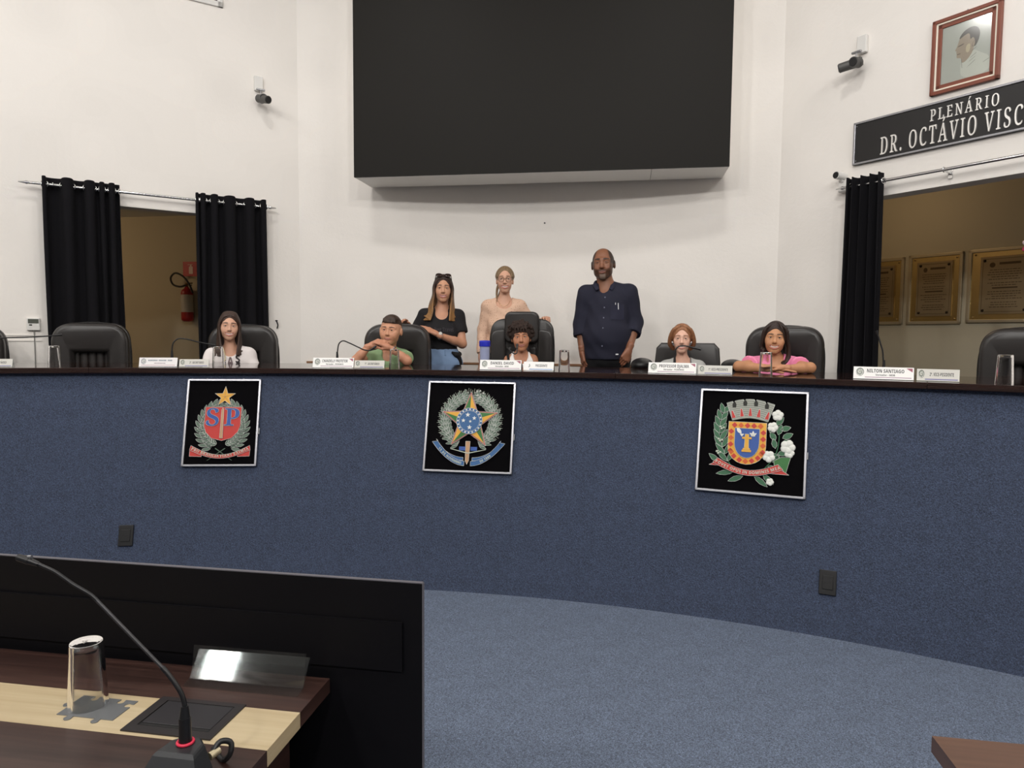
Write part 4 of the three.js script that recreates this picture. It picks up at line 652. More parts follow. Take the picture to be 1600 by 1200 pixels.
{ // fire extinguisher, its sign
  const F = -11.0;
  const o = thing('fire_extinguisher', 'red fire extinguisher on the corridor wall seen through the left doorway', 'extinguisher', [-4.635, 1.655, F + 0.1]);
  mesh('cylinder', lathe([[0, 0], [0.05, 0.002], [0.07, 0.02], [0.073, 0.05], [0.073, 0.36], [0.06, 0.40], [0.03, 0.42], [0.022, 0.44], [0, 0.44]], 28), mat(0x9c1a1c, 0.3), o);
  mesh('label', lathe([[0.0738, 0.12], [0.0738, 0.34]], 28), mat(0xb9b5ae, 0.5), o); mesh('valve', [rod([0, 0.43, 0], [0, 0.48, 0], 0.018), box(0.09, 0.015, 0.025, 0.03, 0.485, 0, 0.004), box(0.08, 0.012, 0.02, 0.03, 0.46, 0, 0.004)], mat(0x6e5030, 0.4, { metalness: 0.4 }), o);
  mesh('hose', tube([[0.0, 0.46, 0.02], [-0.07, 0.44, 0.03], [-0.17, 0.47, 0.03], [-0.20, 0.55, 0.03], [-0.14, 0.61, 0.03], [-0.03, 0.57, 0.03], [0.06, 0.46, 0.03], [0.10, 0.36, 0.03]], 0.012, 50, 8), M.blackPlastic, o);
  mesh('wall_bracket', box(0.06, 0.3, 0.03, 0, 0.2, -0.085), M.steel, o);
  const q = thing('fire_sign', 'red square fire extinguisher sign on the corridor wall through the left doorway', 'sign', [-4.645, 2.235, F]); mesh('plate', box(0.2, 0.185, 0.006, 0, 0.0925, 0.003), mat(0xb5141c, 0.45), q);
  mesh('pictogram', [ext(roundRect(0.055, 0.095, 0.012, 0.0 - 0.0275 + 0.01, 0.03), 0.002).translate(0, 0, 0.006), box(0.02, 0.02, 0.002, 0.01, 0.135, 0.007), box(0.07, 0.008, 0.002, 0.0, 0.147, 0.007)], mat(0xe4c9c2, 0.5), q);
}

// ================================================================== FOREGROUND DESKS
{
  const T = 0.76, th = 0.032; const o = thing('council_desk', 'dark wood desk with a pale maple strip and black front screen at lower left', 'desk', [0, 0, 0]);
  const X0 = -2.2, X1 = 0.258; const plank = (z0, z1, m, name, u = 0) => mesh(name, boxUV(box(X1 - X0, th, z1 - z0 - 0.0006, (X0 + X1) / 2, T - th / 2, (z0 + z1) / 2, 0.0)).translate(0, 0, 0), m, o);
  plank(-4.128, -3.985, M.wenge, 'top_plank'); plank(-3.985, -3.853, M.maple, 'top_strip'); plank(-3.853, -3.50, M.wenge, 'top_plank');
  mesh('front_screen', box(0.4635 - X0, 0.95, 0.010, (0.4635 + X0) / 2, 0.03 + 0.475, -4.152), M.blackLaminate, o);
  mesh('edge_strip', box(0.4635 - X0, 0.002, 0.010, (0.4635 + X0) / 2, 0.981, -4.152), M.greyEdge, o); mesh('edge_strip', box(0.002, 0.95, 0.010, 0.4645, 0.505, -4.152), M.greyEdge, o);
  mesh('rail', box(0.42 - X0, 0.11, 0.006, (0.42 + X0) / 2, 0.838, -4.1425), M.blackLaminate, o);
  mesh('side_panel', box(0.03, T - th - 0.0, 0.52, 0.17, (T - th) / 2, -3.82), M.wenge, o); mesh('side_panel', box(0.03, T - th, 0.52, -2.1, (T - th) / 2, -3.82), M.wenge, o);
  mesh('modesty_panel', box(2.24, 0.5, 0.018, -0.965, 0.45, -4.08), M.blackLaminate, o);
  mesh('foot', [box(0.05, 0.03, 0.3, 0.4, 0.015, -4.156), box(0.05, 0.03, 0.3, -2.0, 0.015, -4.156)], M.blackLaminate, o);
  // flush cable box in the strip
  const b = thing('cable_box', 'black flip-lid cable box set in the maple strip beside the microphone', 'cable box', [0.045, T, -3.926]); 
  const bz = poly([[-0.0935, -0.0635], [0.0935, -0.0635], [0.0935, 0.0635], [-0.0935, 0.0635]]); bz.holes.push(poly([[-0.074, -0.042], [0.076, -0.042], [0.076, 0.050], [-0.074, 0.050]]));
  mesh('bezel', ext(bz, 0.003).rotateX(-Math.PI / 2), mat(0x242021, 0.45), b); mesh('well', box(0.15, 0.0008, 0.094, 0.001, 0.0004, -0.004), M.seam, b);
  mesh('lid', box(0.146, 0.0022, 0.080, 0.001, 0.0014, -0.0095, 0.001), mat(0x29272a, 0.4), b); mesh('brush_slot', box(0.146, 0.0012, 0.006, 0.001, 0.001, 0.036), M.seam, b);
  // puzzle-piece coaster
  const s = new THREE.Shape(); const w = 0.062, h = 0.036, knob = (x, y, dx, dy, q = 1) => { const px = -dy * q, py = dx * q; s.lineTo(x - px * 0.006, y - py * 0.006); s.bezierCurveTo(x - px * 0.004 + dx * 0.006, y - py * 0.004 + dy * 0.006, x - px * 0.013 + dx * 0.012, y - py * 0.013 + dy * 0.012, x + dx * 0.016, y + dy * 0.016); s.bezierCurveTo(x + px * 0.013 + dx * 0.012, y + py * 0.013 + dy * 0.012, x + px * 0.004 + dx * 0.006, y + py * 0.004 + dy * 0.006, x + px * 0.006, y + py * 0.006); };
  s.moveTo(-w, -h); knob(-0.03, -h, 0, -1); knob(0.03, -h, 0, -1); s.lineTo(w, -h); knob(w, 0.018, -1, 0, -1); s.lineTo(w, h); knob(0.03, h, 0, -1, -1); knob(-0.03, h, 0, -1, -1); s.lineTo(-w, h); knob(-w, 0, -1, 0); s.closePath();
  const c = thing('puzzle_coaster', 'grey puzzle-piece coaster under the upturned glass on the maple strip', 'coaster', [-0.150, T, -3.928]); mesh('plate', ext(s, 0.0016, 0.0003, 6, 1).rotateX(-Math.PI / 2), mat(0x737577, 0.42, { metalness: 0.35 }), c);
  tumbler([-0.178, T + 0.0022, -3.935], 'upturned glass tumbler on the puzzle-piece coaster in the foreground', 1.0);
  // clear name holder, empty
  const hld = thing('name_holder', 'empty clear acrylic name holder on the dark desk top', 'holder', [0.094, T, -4.064], 0.01); const t = 0.0025, W = 0.262;
  const sheetAlong = (pts) => ext(poly(pts), W, 0).translate(0, 0, -W / 2).rotateY(-Math.PI / 2);
  mesh('foot', sheetAlong([[0.026, 0], [0.026, 0.0025], [0.002, 0.0075], [-0.002, 0.005]]), M.acrylic, hld);
  mesh('front_sheet', sheetAlong([[0.002, 0.0075], [-0.002, 0.005], [-0.0385, 0.0552], [-0.0365, 0.0567]]), M.acrylic, hld);
  mesh('rear_sheet', sheetAlong([[-0.004, 0.006], [-0.0065, 0.006], [-0.020, 0.073], [-0.0175, 0.0735]]), M.acrylic, hld); mesh('bead', rod([-W / 2, 0.0065, 0.001], [W / 2, 0.0065, 0.001], 0.0016), M.acrylic, hld);
  // delegate microphone
  const m = thing('desk_microphone', 'black gooseneck microphone with red ring on a wedge base in the foreground', 'microphone', [0.163, T, -3.755], 0);
  const bs = poly([[-0.050, 0], [0.060, 0], [0.052, 0.034], [0.030, 0.060], [-0.022, 0.060], [-0.048, 0.030]]); 
  { const g = ext(poly([[-0.055, -0.055], [0.055, -0.055], [0.048, 0.0], [0.024, 0.024], [-0.024, 0.024], [-0.048, 0.0]]), 0.05, 0.006, 4, 2).rotateX(-Math.PI / 2); const p = g.attributes.position; for (let i = 0; i < p.count; i++) { const y = p.getY(i), k = Math.min(1, Math.max(0, y / 0.055)); p.setX(i, p.getX(i) * (1 - 0.42 * k)); p.setZ(i, p.getZ(i) * (1 - 0.42 * k) - 0.004 * k); } g.computeVertexNormals(); g.translate(0, 0.006, 0); mesh('base', g, mat(0x232528, 0.45), m); }
  mesh('ring', new THREE.TorusGeometry(0.0125, 0.0026, 10, 32).rotateX(Math.PI / 2).translate(0, 0.0645, 0), mat(0xd02a48, 0.4), m);
  mesh('socket', [rod([0, 0.06, 0], [0, 0.108, 0], 0.0105, 0.0098, 20), rod([0, 0.108, 0], [0, 0.128, 0], 0.0085, 0.006, 20)], M.blackPlastic, m);
  mesh('gooseneck', tube([[0, 0.11, 0], [0, 0.13, 0], [-0.006, 0.150, 0], [-0.030, 0.182, 0], [-0.038, 0.190, 0]], 0.0042, 30, 10), M.blackPlastic, m);
  mesh('stem', [rod([-0.036, 0.188, 0], [-0.163, 0.302, 0], 0.0031)], mat(0x3a393b, 0.35, { metalness: 0.4 }), m, 'grey metal stem'); mesh('collar', rod([-0.034, 0.186, 0], [-0.040, 0.192, 0], 0.0046), M.blackPlastic, m);
  mesh('flexible_tip', tube([[-0.160, 0.300, 0], [-0.172, 0.309, 0], [-0.205, 0.325, 0], [-0.240, 0.345, 0], [-0.262, 0.353, 0], [-0.276, 0.358, 0]], 0.0032, 40, 10), M.blackPlastic, m);
  mesh('capsule', [rod([-0.272, 0.356, 0], [-0.290, 0.361, 0], 0.0042, 0.0062), rod([-0.290, 0.361, 0], [-0.312, 0.366, 0], 0.0068, 0.0062)], M.blackPlastic, m); mesh('clip', rod([-0.292, 0.368, 0], [-0.285, 0.3685, 0], 0.003), M.steel, m);
  mesh('cable', tube([[0.03, 0.03, -0.03], [0.036, 0.042, -0.045], [0.05, 0.036, -0.055], [0.052, 0.02, -0.05], [0.04, 0.006, -0.05], [0.0, 0.005, -0.08]], 0.005, 30, 8), M.blackPlastic, m); mesh('plug', [rod([0.030, 0.028, -0.022], [0.036, 0.03, -0.04], 0.007)], mat(0xb9ad8f, 0.35, { metalness: 0.6 }), m);
}
{ const o = thing('council_desk', 'corner of a second brown desk at the lower right edge', 'desk', [0, 0, 0]); mesh('top_plank', boxUV(box(2.0, 0.032, 0.6, 1.483 + 1.0, 0.744, -3.82)), mat(0xffffff, 0.34, { map: woodTex(75, [78, 56, 46], [104, 76, 62], 14) }), o); mesh('side_panel', box(0.03, 0.728, 0.5, 1.56, 0.364, -3.82), M.wenge, o); mesh('side_panel', box(0.03, 0.728, 0.5, 3.4, 0.364, -3.82), M.wenge, o); mesh('modesty_panel', box(1.81, 0.5, 0.018, 2.48, 0.45, -4.04), M.blackLaminate, o); }

// ================================================================== PEOPLE
// A figure is a field of distances to tapered limbs joined with a smooth minimum, meshed by surface nets.
const smin = (a, b, k) => { const h = Math.max(k - Math.abs(a - b), 0) / k; return Math.min(a, b) - h * h * k * 0.25; };
class Field {
  constructor(lo, hi, c) { this.o = lo; this.c = c; this.n = lo.map((l, i) => Math.ceil((hi[i] - l) / c) + 1); this.f = new Float32Array(this.n[0] * this.n[1] * this.n[2]).fill(1); }
  each(bb, fn) {
    const [nx, ny, nz] = this.n, c = this.c, o = this.o, r = [0, 1, 2].map((i) => [Math.max(0, Math.floor((bb[i] - o[i]) / c)), Math.min(this.n[i] - 1, Math.ceil((bb[i + 3] - o[i]) / c))]);
    for (let z = r[2][0]; z <= r[2][1]; z++) for (let y = r[1][0]; y <= r[1][1]; y++) { let k = (z * ny + y) * nx + r[0][0]; for (let x = r[0][0]; x <= r[0][1]; x++, k++) this.f[k] = fn(this.f[k], o[0] + x * c, o[1] + y * c, o[2] + z * c); }
  }
  pad(s, k) { const m = Math.max(k, 0.004) + 2 * this.c; return [s.bb[0] - m, s.bb[1] - m, s.bb[2] - m, s.bb[3] + m, s.bb[4] + m, s.bb[5] + m]; }
  add(s, k = 0.01) { this.each(this.pad(s, k), (f, x, y, z) => smin(f, s.d(x, y, z), k)); return this; }
  sub(s, k = 0.005) { this.each(this.pad(s, k), (f, x, y, z) => -smin(-f, s.d(x, y, z), k)); return this; }
  warp(fn) { this.each([-9, -9, -9, 9, 9, 9], fn); return this; }
  at(x, y, z) { const i = Math.round((x - this.o[0]) / this.c), j = Math.round((y - this.o[1]) / this.c), k = Math.round((z - this.o[2]) / this.c); if (i < 0 || j < 0 || k < 0 || i >= this.n[0] || j >= this.n[1] || k >= this.n[2]) return 1; return this.f[(k * this.n[1] + j) * this.n[0] + i]; }
  front(x, y) { let pz = 0, pf = 1; for (let k = this.n[2] - 1; k >= 0; k--) { const z = this.o[2] + k * this.c, f = this.at(x, y, z); if (f < 0) return pf < 1 ? z + (pz - z) * (-f) / (pf - f) : z; pz = z; pf = f; } return 0; }
  mesh() {
    const [nx, ny, nz] = this.n, f = this.f, c = this.c, o = this.o, vid = new Int32Array(f.length).fill(-1), P = [], id = [];
    const I = (x, y, z) => (z * ny + y) * nx + x;
    for (let z = 0; z < nz - 1; z++) for (let y = 0; y < ny - 1; y++) for (let x = 0; x < nx - 1; x++) {
      let m = 0; const v = []; for (let q = 0; q < 8; q++) { const w = f[I(x + (q & 1), y + ((q >> 1) & 1), z + (q >> 2))]; v.push(w); if (w < 0) m++; }
      if (m === 0 || m === 8) continue;
      let sx = 0, sy = 0, sz = 0, n = 0;
      for (let a = 0; a < 8; a++) for (const b of [a | 1, a | 2, a | 4]) if (b !== a && (v[a] < 0) !== (v[b] < 0)) { const t = v[a] / (v[a] - v[b]), e = b ^ a; sx += (a & 1) + (e === 1 ? t : 0); sy += ((a >> 1) & 1) + (e === 2 ? t : 0); sz += (a >> 2) + (e === 4 ? t : 0); n++; }
      vid[I(x, y, z)] = P.length / 3; P.push(o[0] + c * (x + sx / n), o[1] + c * (y + sy / n), o[2] + c * (z + sz / n));
    }
    for (let z = 1; z < nz - 1; z++) for (let y = 1; y < ny - 1; y++) for (let x = 1; x < nx - 1; x++) {
      const s = f[I(x, y, z)] < 0;
      const q = (a, b, cc, d, flip) => { if (a < 0 || b < 0 || cc < 0 || d < 0) return; flip ? id.push(a, cc, b, a, d, cc) : id.push(a, b, cc, a, cc, d); };
      if (s !== f[I(x + 1, y, z)] < 0) q(vid[I(x, y - 1, z - 1)], vid[I(x, y, z - 1)], vid[I(x, y, z)], vid[I(x, y - 1, z)], !s);
      if (s !== f[I(x, y + 1, z)] < 0) q(vid[I(x - 1, y, z - 1)], vid[I(x - 1, y, z)], vid[I(x, y, z)], vid[I(x, y, z - 1)], !s);
      if (s !== f[I(x, y, z + 1)] < 0) q(vid[I(x - 1, y - 1, z)], vid[I(x, y - 1, z)], vid[I(x, y, z)], vid[I(x - 1, y, z)], !s);
    }
    const g = new THREE.BufferGeometry(); g.setAttribute('position', new THREE.Float32BufferAttribute(P, 3)); g.setIndex(id); g.computeVertexNormals(); return g;
  }
}
function cone(a, b, ra, rb = ra) { // tapered capsule
  const d = sub3(b, a), L2 = d[0] * d[0] + d[1] * d[1] + d[2] * d[2] || 1e-9, R = Math.max(ra, rb);
  return { bb: [Math.min(a[0], b[0]) - R, Math.min(a[1], b[1]) - R, Math.min(a[2], b[2]) - R, Math.max(a[0], b[0]) + R, Math.max(a[1], b[1]) + R, Math.max(a[2], b[2]) + R],
    d: (x, y, z) => { const px = x - a[0], py = y - a[1], pz = z - a[2]; let t = (px * d[0] + py * d[1] + pz * d[2]) / L2; t = t < 0 ? 0 : t > 1 ? 1 : t; const qx = px - d[0] * t, qy = py - d[1] * t, qz = pz - d[2] * t; return Math.sqrt(qx * qx + qy * qy + qz * qz) - (ra + (rb - ra) * t); } };
}
function sleeve(a, b, ra, rb) { // cone cut flat at b
  const s = cone(a, b, ra, rb), d = sub3(b, a), L = Math.hypot(...d); return { bb: s.bb, d: (x, y, z) => { const t = ((x - a[0]) * d[0] + (y - a[1]) * d[1] + (z - a[2]) * d[2]) / L; return Math.max(s.d(x, y, z), t - L); } };
}
function ell(c, r, m) { // ellipsoid, optionally turned by a Matrix4 rotation
  const R = Math.max(...r), e = m ? m.clone().invert().elements : null;
  return { bb: [0, 1, 2, 3, 4, 5].map((i) => (i < 3 ? c[i] - (m ? R : r[i]) : c[i - 3] + (m ? R : r[i - 3]))),
    d: (x, y, z) => { let px = x - c[0], py = y - c[1], pz = z - c[2]; if (e) [px, py, pz] = [e[0] * px + e[4] * py + e[8] * pz, e[1] * px + e[5] * py + e[9] * pz, e[2] * px + e[6] * py + e[10] * pz];
      px /= r[0]; py /= r[1]; pz /= r[2]; const k0 = Math.sqrt(px * px + py * py + pz * pz); if (k0 < 1e-6) return -Math.min(...r); const qx = px / r[0], qy = py / r[1], qz = pz / r[2]; return k0 * (k0 - 1) / Math.sqrt(qx * qx + qy * qy + qz * qz); } };
}
const lin = (hex) => { const c = new THREE.Color(hex); return [c.r, c.g, c.b]; };
const mix3 = (a, b, t) => a.map((v, i) => v + (b[i] - v) * Math.min(1, Math.max(0, t)));
function paint(g, fn) { const p = g.attributes.position, c = new Float32Array(p.count * 3); for (let i = 0; i < p.count; i++) { const q = fn(p.getX(i), p.getY(i), p.getZ(i)); c[3 * i] = q[0]; c[3 * i + 1] = q[1]; c[3 * i + 2] = q[2]; } g.setAttribute('color', new THREE.BufferAttribute(c, 3)); return g; }
function uvXY(g) { const p = g.attributes.position, u = new Float32Array(p.count * 2); for (let i = 0; i < p.count; i++) { u[2 * i] = p.getX(i) + 0.35 * p.getZ(i); u[2 * i + 1] = p.getY(i); } g.setAttribute('uv', new THREE.BufferAttribute(u, 2)); return g; }
function joinColoured(list) { return mergeGeometries(list.map((g) => { const h = g.clone(); for (const k of Object.keys(h.attributes)) if (!['position', 'normal', 'color'].includes(k)) h.deleteAttribute(k); return h; }), false); }
const skinMat = (r = 0.5) => phys(0xffffff, r, { vertexColors: true, sheen: 0.15, sheenRoughness: 0.6 });
const hairMat = mat(0xffffff, 0.6, { vertexColors: true });
const fabricBump = tex(256, 256, (u, v, x, y) => { const a = clamp8(128 + 60 * Math.sin(x * Math.PI / 2) * Math.sin(y * Math.PI / 2) + 40 * (hash2(x, y, 9) - 0.5)); return [a, a, a]; }, false); fabricBump.repeat.set(6, 6);
const clothMat = (hex, more = {}) => mat(hex, 0.85, { bumpMap: fabricBump, bumpScale: 0.0006, ...more });

// ---- head, in its own axes: y up, z out of the face, about 0.23 m tall at scale 1
function headField(h) {
  const w = h.w ?? 1, j = h.jaw ?? 1, ck = h.cheek ?? 1, F = new Field([-0.105, -0.145, -0.13], [0.105, 0.14, 0.14], 0.003);
  F.add(ell([0, 0.03, -0.018], [0.074 * w, 0.09, 0.093])).add(ell([0, -0.018, 0.02], [0.066 * w, 0.088, 0.07]), 0.03).add(ell([0, -0.064, 0.024], [0.053 * j, 0.042, 0.054]), 0.025);
  F.add(cone([-0.008, -0.097, 0.062], [0.008, -0.097, 0.062], 0.015 * j), 0.03);
  for (const s of [-1, 1]) { F.add(cone([s * 0.04 * w, -0.022, 0.056], [s * 0.036 * w, -0.036, 0.062], 0.020 * ck, 0.018 * ck), 0.03); F.add(cone([s * 0.012, 0.03, 0.083], [s * 0.044 * w, 0.029, 0.066], 0.009, 0.008), 0.02); }
  F.add(cone([0, 0.018, 0.083], [0, -0.022, 0.098], 0.0068, 0.009 * (h.nose ?? 1)), 0.016).add(cone([0, -0.025, 0.0985], [0, -0.026, 0.0995], 0.0098 * (h.nose ?? 1)), 0.01);
  for (const s of [-1, 1]) { F.add(cone([s * 0.0115 * (h.nose ?? 1), -0.029, 0.089], [s * 0.011, -0.030, 0.087], 0.0072), 0.008); F.sub(cone([s * 0.031, 0.009, 0.108], [s * 0.033, 0.008, 0.106], 0.017), 0.014); F.sub(cone([s * 0.006, -0.037, 0.097], [s * 0.006, -0.035, 0.095], 0.0026), 0.003);
    if (h.ears !== false) { F.add(ell([s * 0.078 * w, -0.004, -0.012], [0.010, 0.031, 0.019]), 0.01); F.sub(ell([s * 0.089 * w, -0.002, -0.008], [0.006, 0.018, 0.010]), 0.006); } }
  const mw = h.mouth ?? 0.026, sm = h.smile ?? 0.5, ym = (x) => -0.060 + sm * 0.011 * (x / mw) ** 2 - sm * 0.004;
  const zm = []; for (let i = -6; i <= 6; i++) { const x = mw * i / 6; zm.push([x, ym(x), F.front(x, ym(x))]); }
  const open = h.grin ?? 0; // half height of the open mouth
  for (let i = 0; i < 12; i++) { const a = zm[i], b = zm[i + 1], e = 1 - Math.abs(i - 5.5) / 6.5; F.add(cone([a[0], a[1] + 0.003 + open, a[2] - 0.002], [b[0], b[1] + 0.003 + open, b[2] - 0.002], 0.0026 + 0.0022 * e), 0.004); F.add(cone([a[0], a[1] - 0.003 - open * 1.2, a[2] - 0.002], [b[0], b[1] - 0.003 - open * 1.2, b[2] - 0.002], 0.0028 + 0.003 * e), 0.004); }
  for (let i = 1; i < 11; i++) { const a = zm[i], b = zm[i + 1], e = Math.sqrt(1 - (Math.abs(i - 5.5) / 6) ** 2); F.sub(cone([a[0], a[1], a[2] + 0.004], [b[0], b[1], b[2] + 0.004], Math.max(0.0012, open * e + 0.0004)), 0.002); }
  const ze = F.front(0.031, 0.009), eo = (h.eyeOpen ?? 0.0042) + 0.0016, lids = [];
  for (const s of [-1, 1]) for (const q of [1, -1]) { const P = []; for (let i = 0; i <= 6; i++) { const t = i / 6 * 2 - 1; P.push([s * (0.0315 + 0.0155 * t), 0.008 + 0.001 * t + q * (eo + 0.0022) * (1 - t * t) , ze + 0.0035 - 0.0055 * t * t - (s * t > 0 ? 0.001 : 0)]); } for (let i = 0; i < 6; i++) F.add(cone(P[i], P[i + 1], 0.0026), 0.003); lids.push([P, q]); }
  return { F, zm, ym, mw, ze, eo, open, lids };
}
function headGeo(h, H) {
  const g = H.F.mesh(), skin = lin(h.skin), lip = lin(h.lip), brow = lin(h.brow), dark = mix3(brow, [0.01, 0.008, 0.008], 0.5);
  const noise = (x, y, z) => vnoise(x * 160 + 50, y * 160 + z * 90 + 50, 999, 999, 3);
  return paint(g, (x, y, z) => {
    let c = mix3(skin, lin(h.flush ?? 0xb5735c), 0.22 * (z > 0.03 ? Math.max(0, 1 - Math.hypot(Math.abs(x) - 0.04, y + 0.03) / 0.03) : 0)); c = c.map((v) => v * (0.95 + 0.1 * noise(x, y, z)));
    if (z > 0.045) {
      const by = 0.033 + (h.browRaise ?? 0) - 0.10 * (Math.abs(x) - 0.031) ** 2 * 40, bt = (h.browThick ?? 0.0031) * (1.15 - Math.abs(Math.abs(x) - 0.028) / 0.03);
      if (Math.abs(x) > 0.011 && Math.abs(x) < 0.052) c = mix3(c, brow, 1.0 - (Math.abs(y - by) - bt) / 0.0025 > 0 ? Math.min(0.9, 1.0 - Math.max(0, Math.abs(y - by) - bt) / 0.0025) : 0);
      for (const [P, q] of H.lids) { if (q < 0 && !h.lash) continue; for (let i = 1; i < P.length - 1; i++) { const d = Math.hypot(x - P[i][0], y - P[i][1] + q * 0.0016); if (d < 0.0036) c = mix3(c, dark, (q > 0 ? 0.85 : 0.4) * (1 - d / 0.0042)); } }
      const dm = y - H.ym(x), lx = 1 - (x / (H.mw * 1.08)) ** 2; if (lx > 0) { const up = H.open + 0.0075 * Math.sqrt(lx), dn = H.open * 1.2 + 0.0095 * Math.sqrt(lx); if (dm < up && dm > -dn) c = mix3(c, lip, Math.min(1, Math.min(up - dm, dm + dn) / 0.002)); if (Math.abs(dm) < Math.max(0.0010, H.open * 0.8 * Math.sqrt(lx))) c = mix3(c, lin(0x5a2a24), 0.7); }
      if (Math.abs(Math.abs(x) - 0.006) < 0.004 && Math.abs(y + 0.035) < 0.0025) c = mix3(c, lin(0x5a3226), 0.35);
    }
    if (h.beard) c = h.beard(x, y, z, c); if (h.scalp) c = h.scalp(x, y, z, c);
    return c;
  });
}
function headExtras(h, H, M4, parent) { // eyes and teeth as children
  for (const s of [-1, 1]) {
    const g = new THREE.SphereGeometry(0.0125, 20, 16).toNonIndexed(); g.rotateX(Math.PI / 2);
    const iris = lin(h.eyes ?? 0x2c1a10), gaze = h.gaze ?? [0, 0];
    paint(g, (x, y, z) => { const r = Math.hypot(x - gaze[0] * 0.0125, y - gaze[1] * 0.0125); return z < 0 ? [0.6, 0.58, 0.56] : r < 0.0026 ? [0.004, 0.004, 0.004] : r < 0.0066 ? iris : [0.62, 0.60, 0.57]; });
    g.translate(s * 0.0315, 0.0083, H.ze - 0.0088); g.applyMatrix4(M4); mesh('eye', g, phys(0xffffff, 0.15, { vertexColors: true }), parent);
  }
  if (H.open > 0.0015) {
    const pts = H.zm.slice(1, 12).map(([x, y, z]) => V(x * 0.95, y + H.open * 0.25, z - 0.0058 - 0.3 * x * x)), g = new THREE.TubeGeometry(new THREE.CatmullRomCurve3(pts), 24, H.open * 0.98 + 0.0012, 8); const p = g.attributes.position; g.computeVertexNormals(); g.applyMatrix4(M4); mesh('teeth', g, mat(0xf2ebe0, 0.35), parent);
  }
}
// ---- hand: wrist at the origin of frame m, +y to the fingers, +z out of the palm, thumb toward +x
function handShapes(m, s, curl, thumbIn = 0.3, spread = 0.06, rw = 0.0235 * s) {
  const T = (p) => { const v = V(p[0] * s, p[1] * s, p[2] * s).applyMatrix4(m); return [v.x, v.y, v.z]; }, L = [];
  const kn = [[0.028, 0.088], [0.010, 0.094], [-0.009, 0.090], [-0.026, 0.080]], len = [[0.042, 0.025, 0.02], [0.046, 0.028, 0.021], [0.043, 0.026, 0.021], [0.033, 0.02, 0.018]], rr = [0.0088, 0.009, 0.0086, 0.0076];
  L.push([cone(T([0.001, -0.03, 0]), T([0.008, 0.035, 0]), rw, 0.0215 * s), 0.012]);
  kn.forEach((k, i) => L.push([cone(T([k[0] * 0.55 + 0.002, 0.018, -0.001]), T([k[0], k[1], 0]), 0.0145 * s, 0.0112 * s), 0.012]));
  kn.forEach((k, i) => {
    let a = 0, p = [k[0], k[1], 0]; const sp = -(i - 1.5) * spread * -1; const c = Array.isArray(curl[i]) ? curl[i] : [curl[i], curl[i] * 1.1, curl[i] * 0.7];
    for (let q = 0; q < 3; q++) { a += c[q]; const dy = Math.cos(a), dz = Math.sin(a), n = [p[0] - sp * len[i][q] * dy * (i < 1.5 ? -1 : -1), p[1] + len[i][q] * dy, p[2] + len[i][q] * dz]; L.push([cone(T(p), T(n), rr[i] * s * (1 - 0.07 * q), rr[i] * s * (0.93 - 0.09 * q)), q ? 0.003 : 0.006]); p = n; }
  });
  const t0 = [0.018, 0.018, 0.006], t1 = [0.040 - 0.008 * thumbIn, 0.046, 0.012 + 0.02 * thumbIn], t2 = [0.046 - 0.026 * thumbIn, 0.074, 0.016 + 0.034 * thumbIn], t3 = [0.046 - 0.045 * thumbIn, 0.096, 0.018 + 0.038 * thumbIn];
  L.push([cone(T(t0), T(t1), 0.0165 * s, 0.0122 * s), 0.012], [cone(T(t1), T(t2), 0.0112 * s, 0.0098 * s), 0.004], [cone(T(t2), T(t3), 0.0098 * s, 0.008 * s), 0.003]);
  return L;
}
function handFrame(wrist, dir, palm, side) { // side +1: right hand, -1: left hand
  const y = V(...dir).normalize(), z = V(...palm).addScaledVector(y, -V(...palm).dot(y)).normalize(), x = y.clone().cross(z).multiplyScalar(side);
  return new THREE.Matrix4().makeBasis(x, y, z).setPosition(...wrist);
}
function fieldFor(list, cell, margin = 0.02) { const lo = [9, 9, 9], hi = [-9, -9, -9]; for (const [s] of list) for (let i = 0; i < 3; i++) { lo[i] = Math.min(lo[i], s.bb[i]); hi[i] = Math.max(hi[i], s.bb[i + 3]); } return new Field(lo.map((v) => v - margin), hi.map((v) => v + margin), cell); }

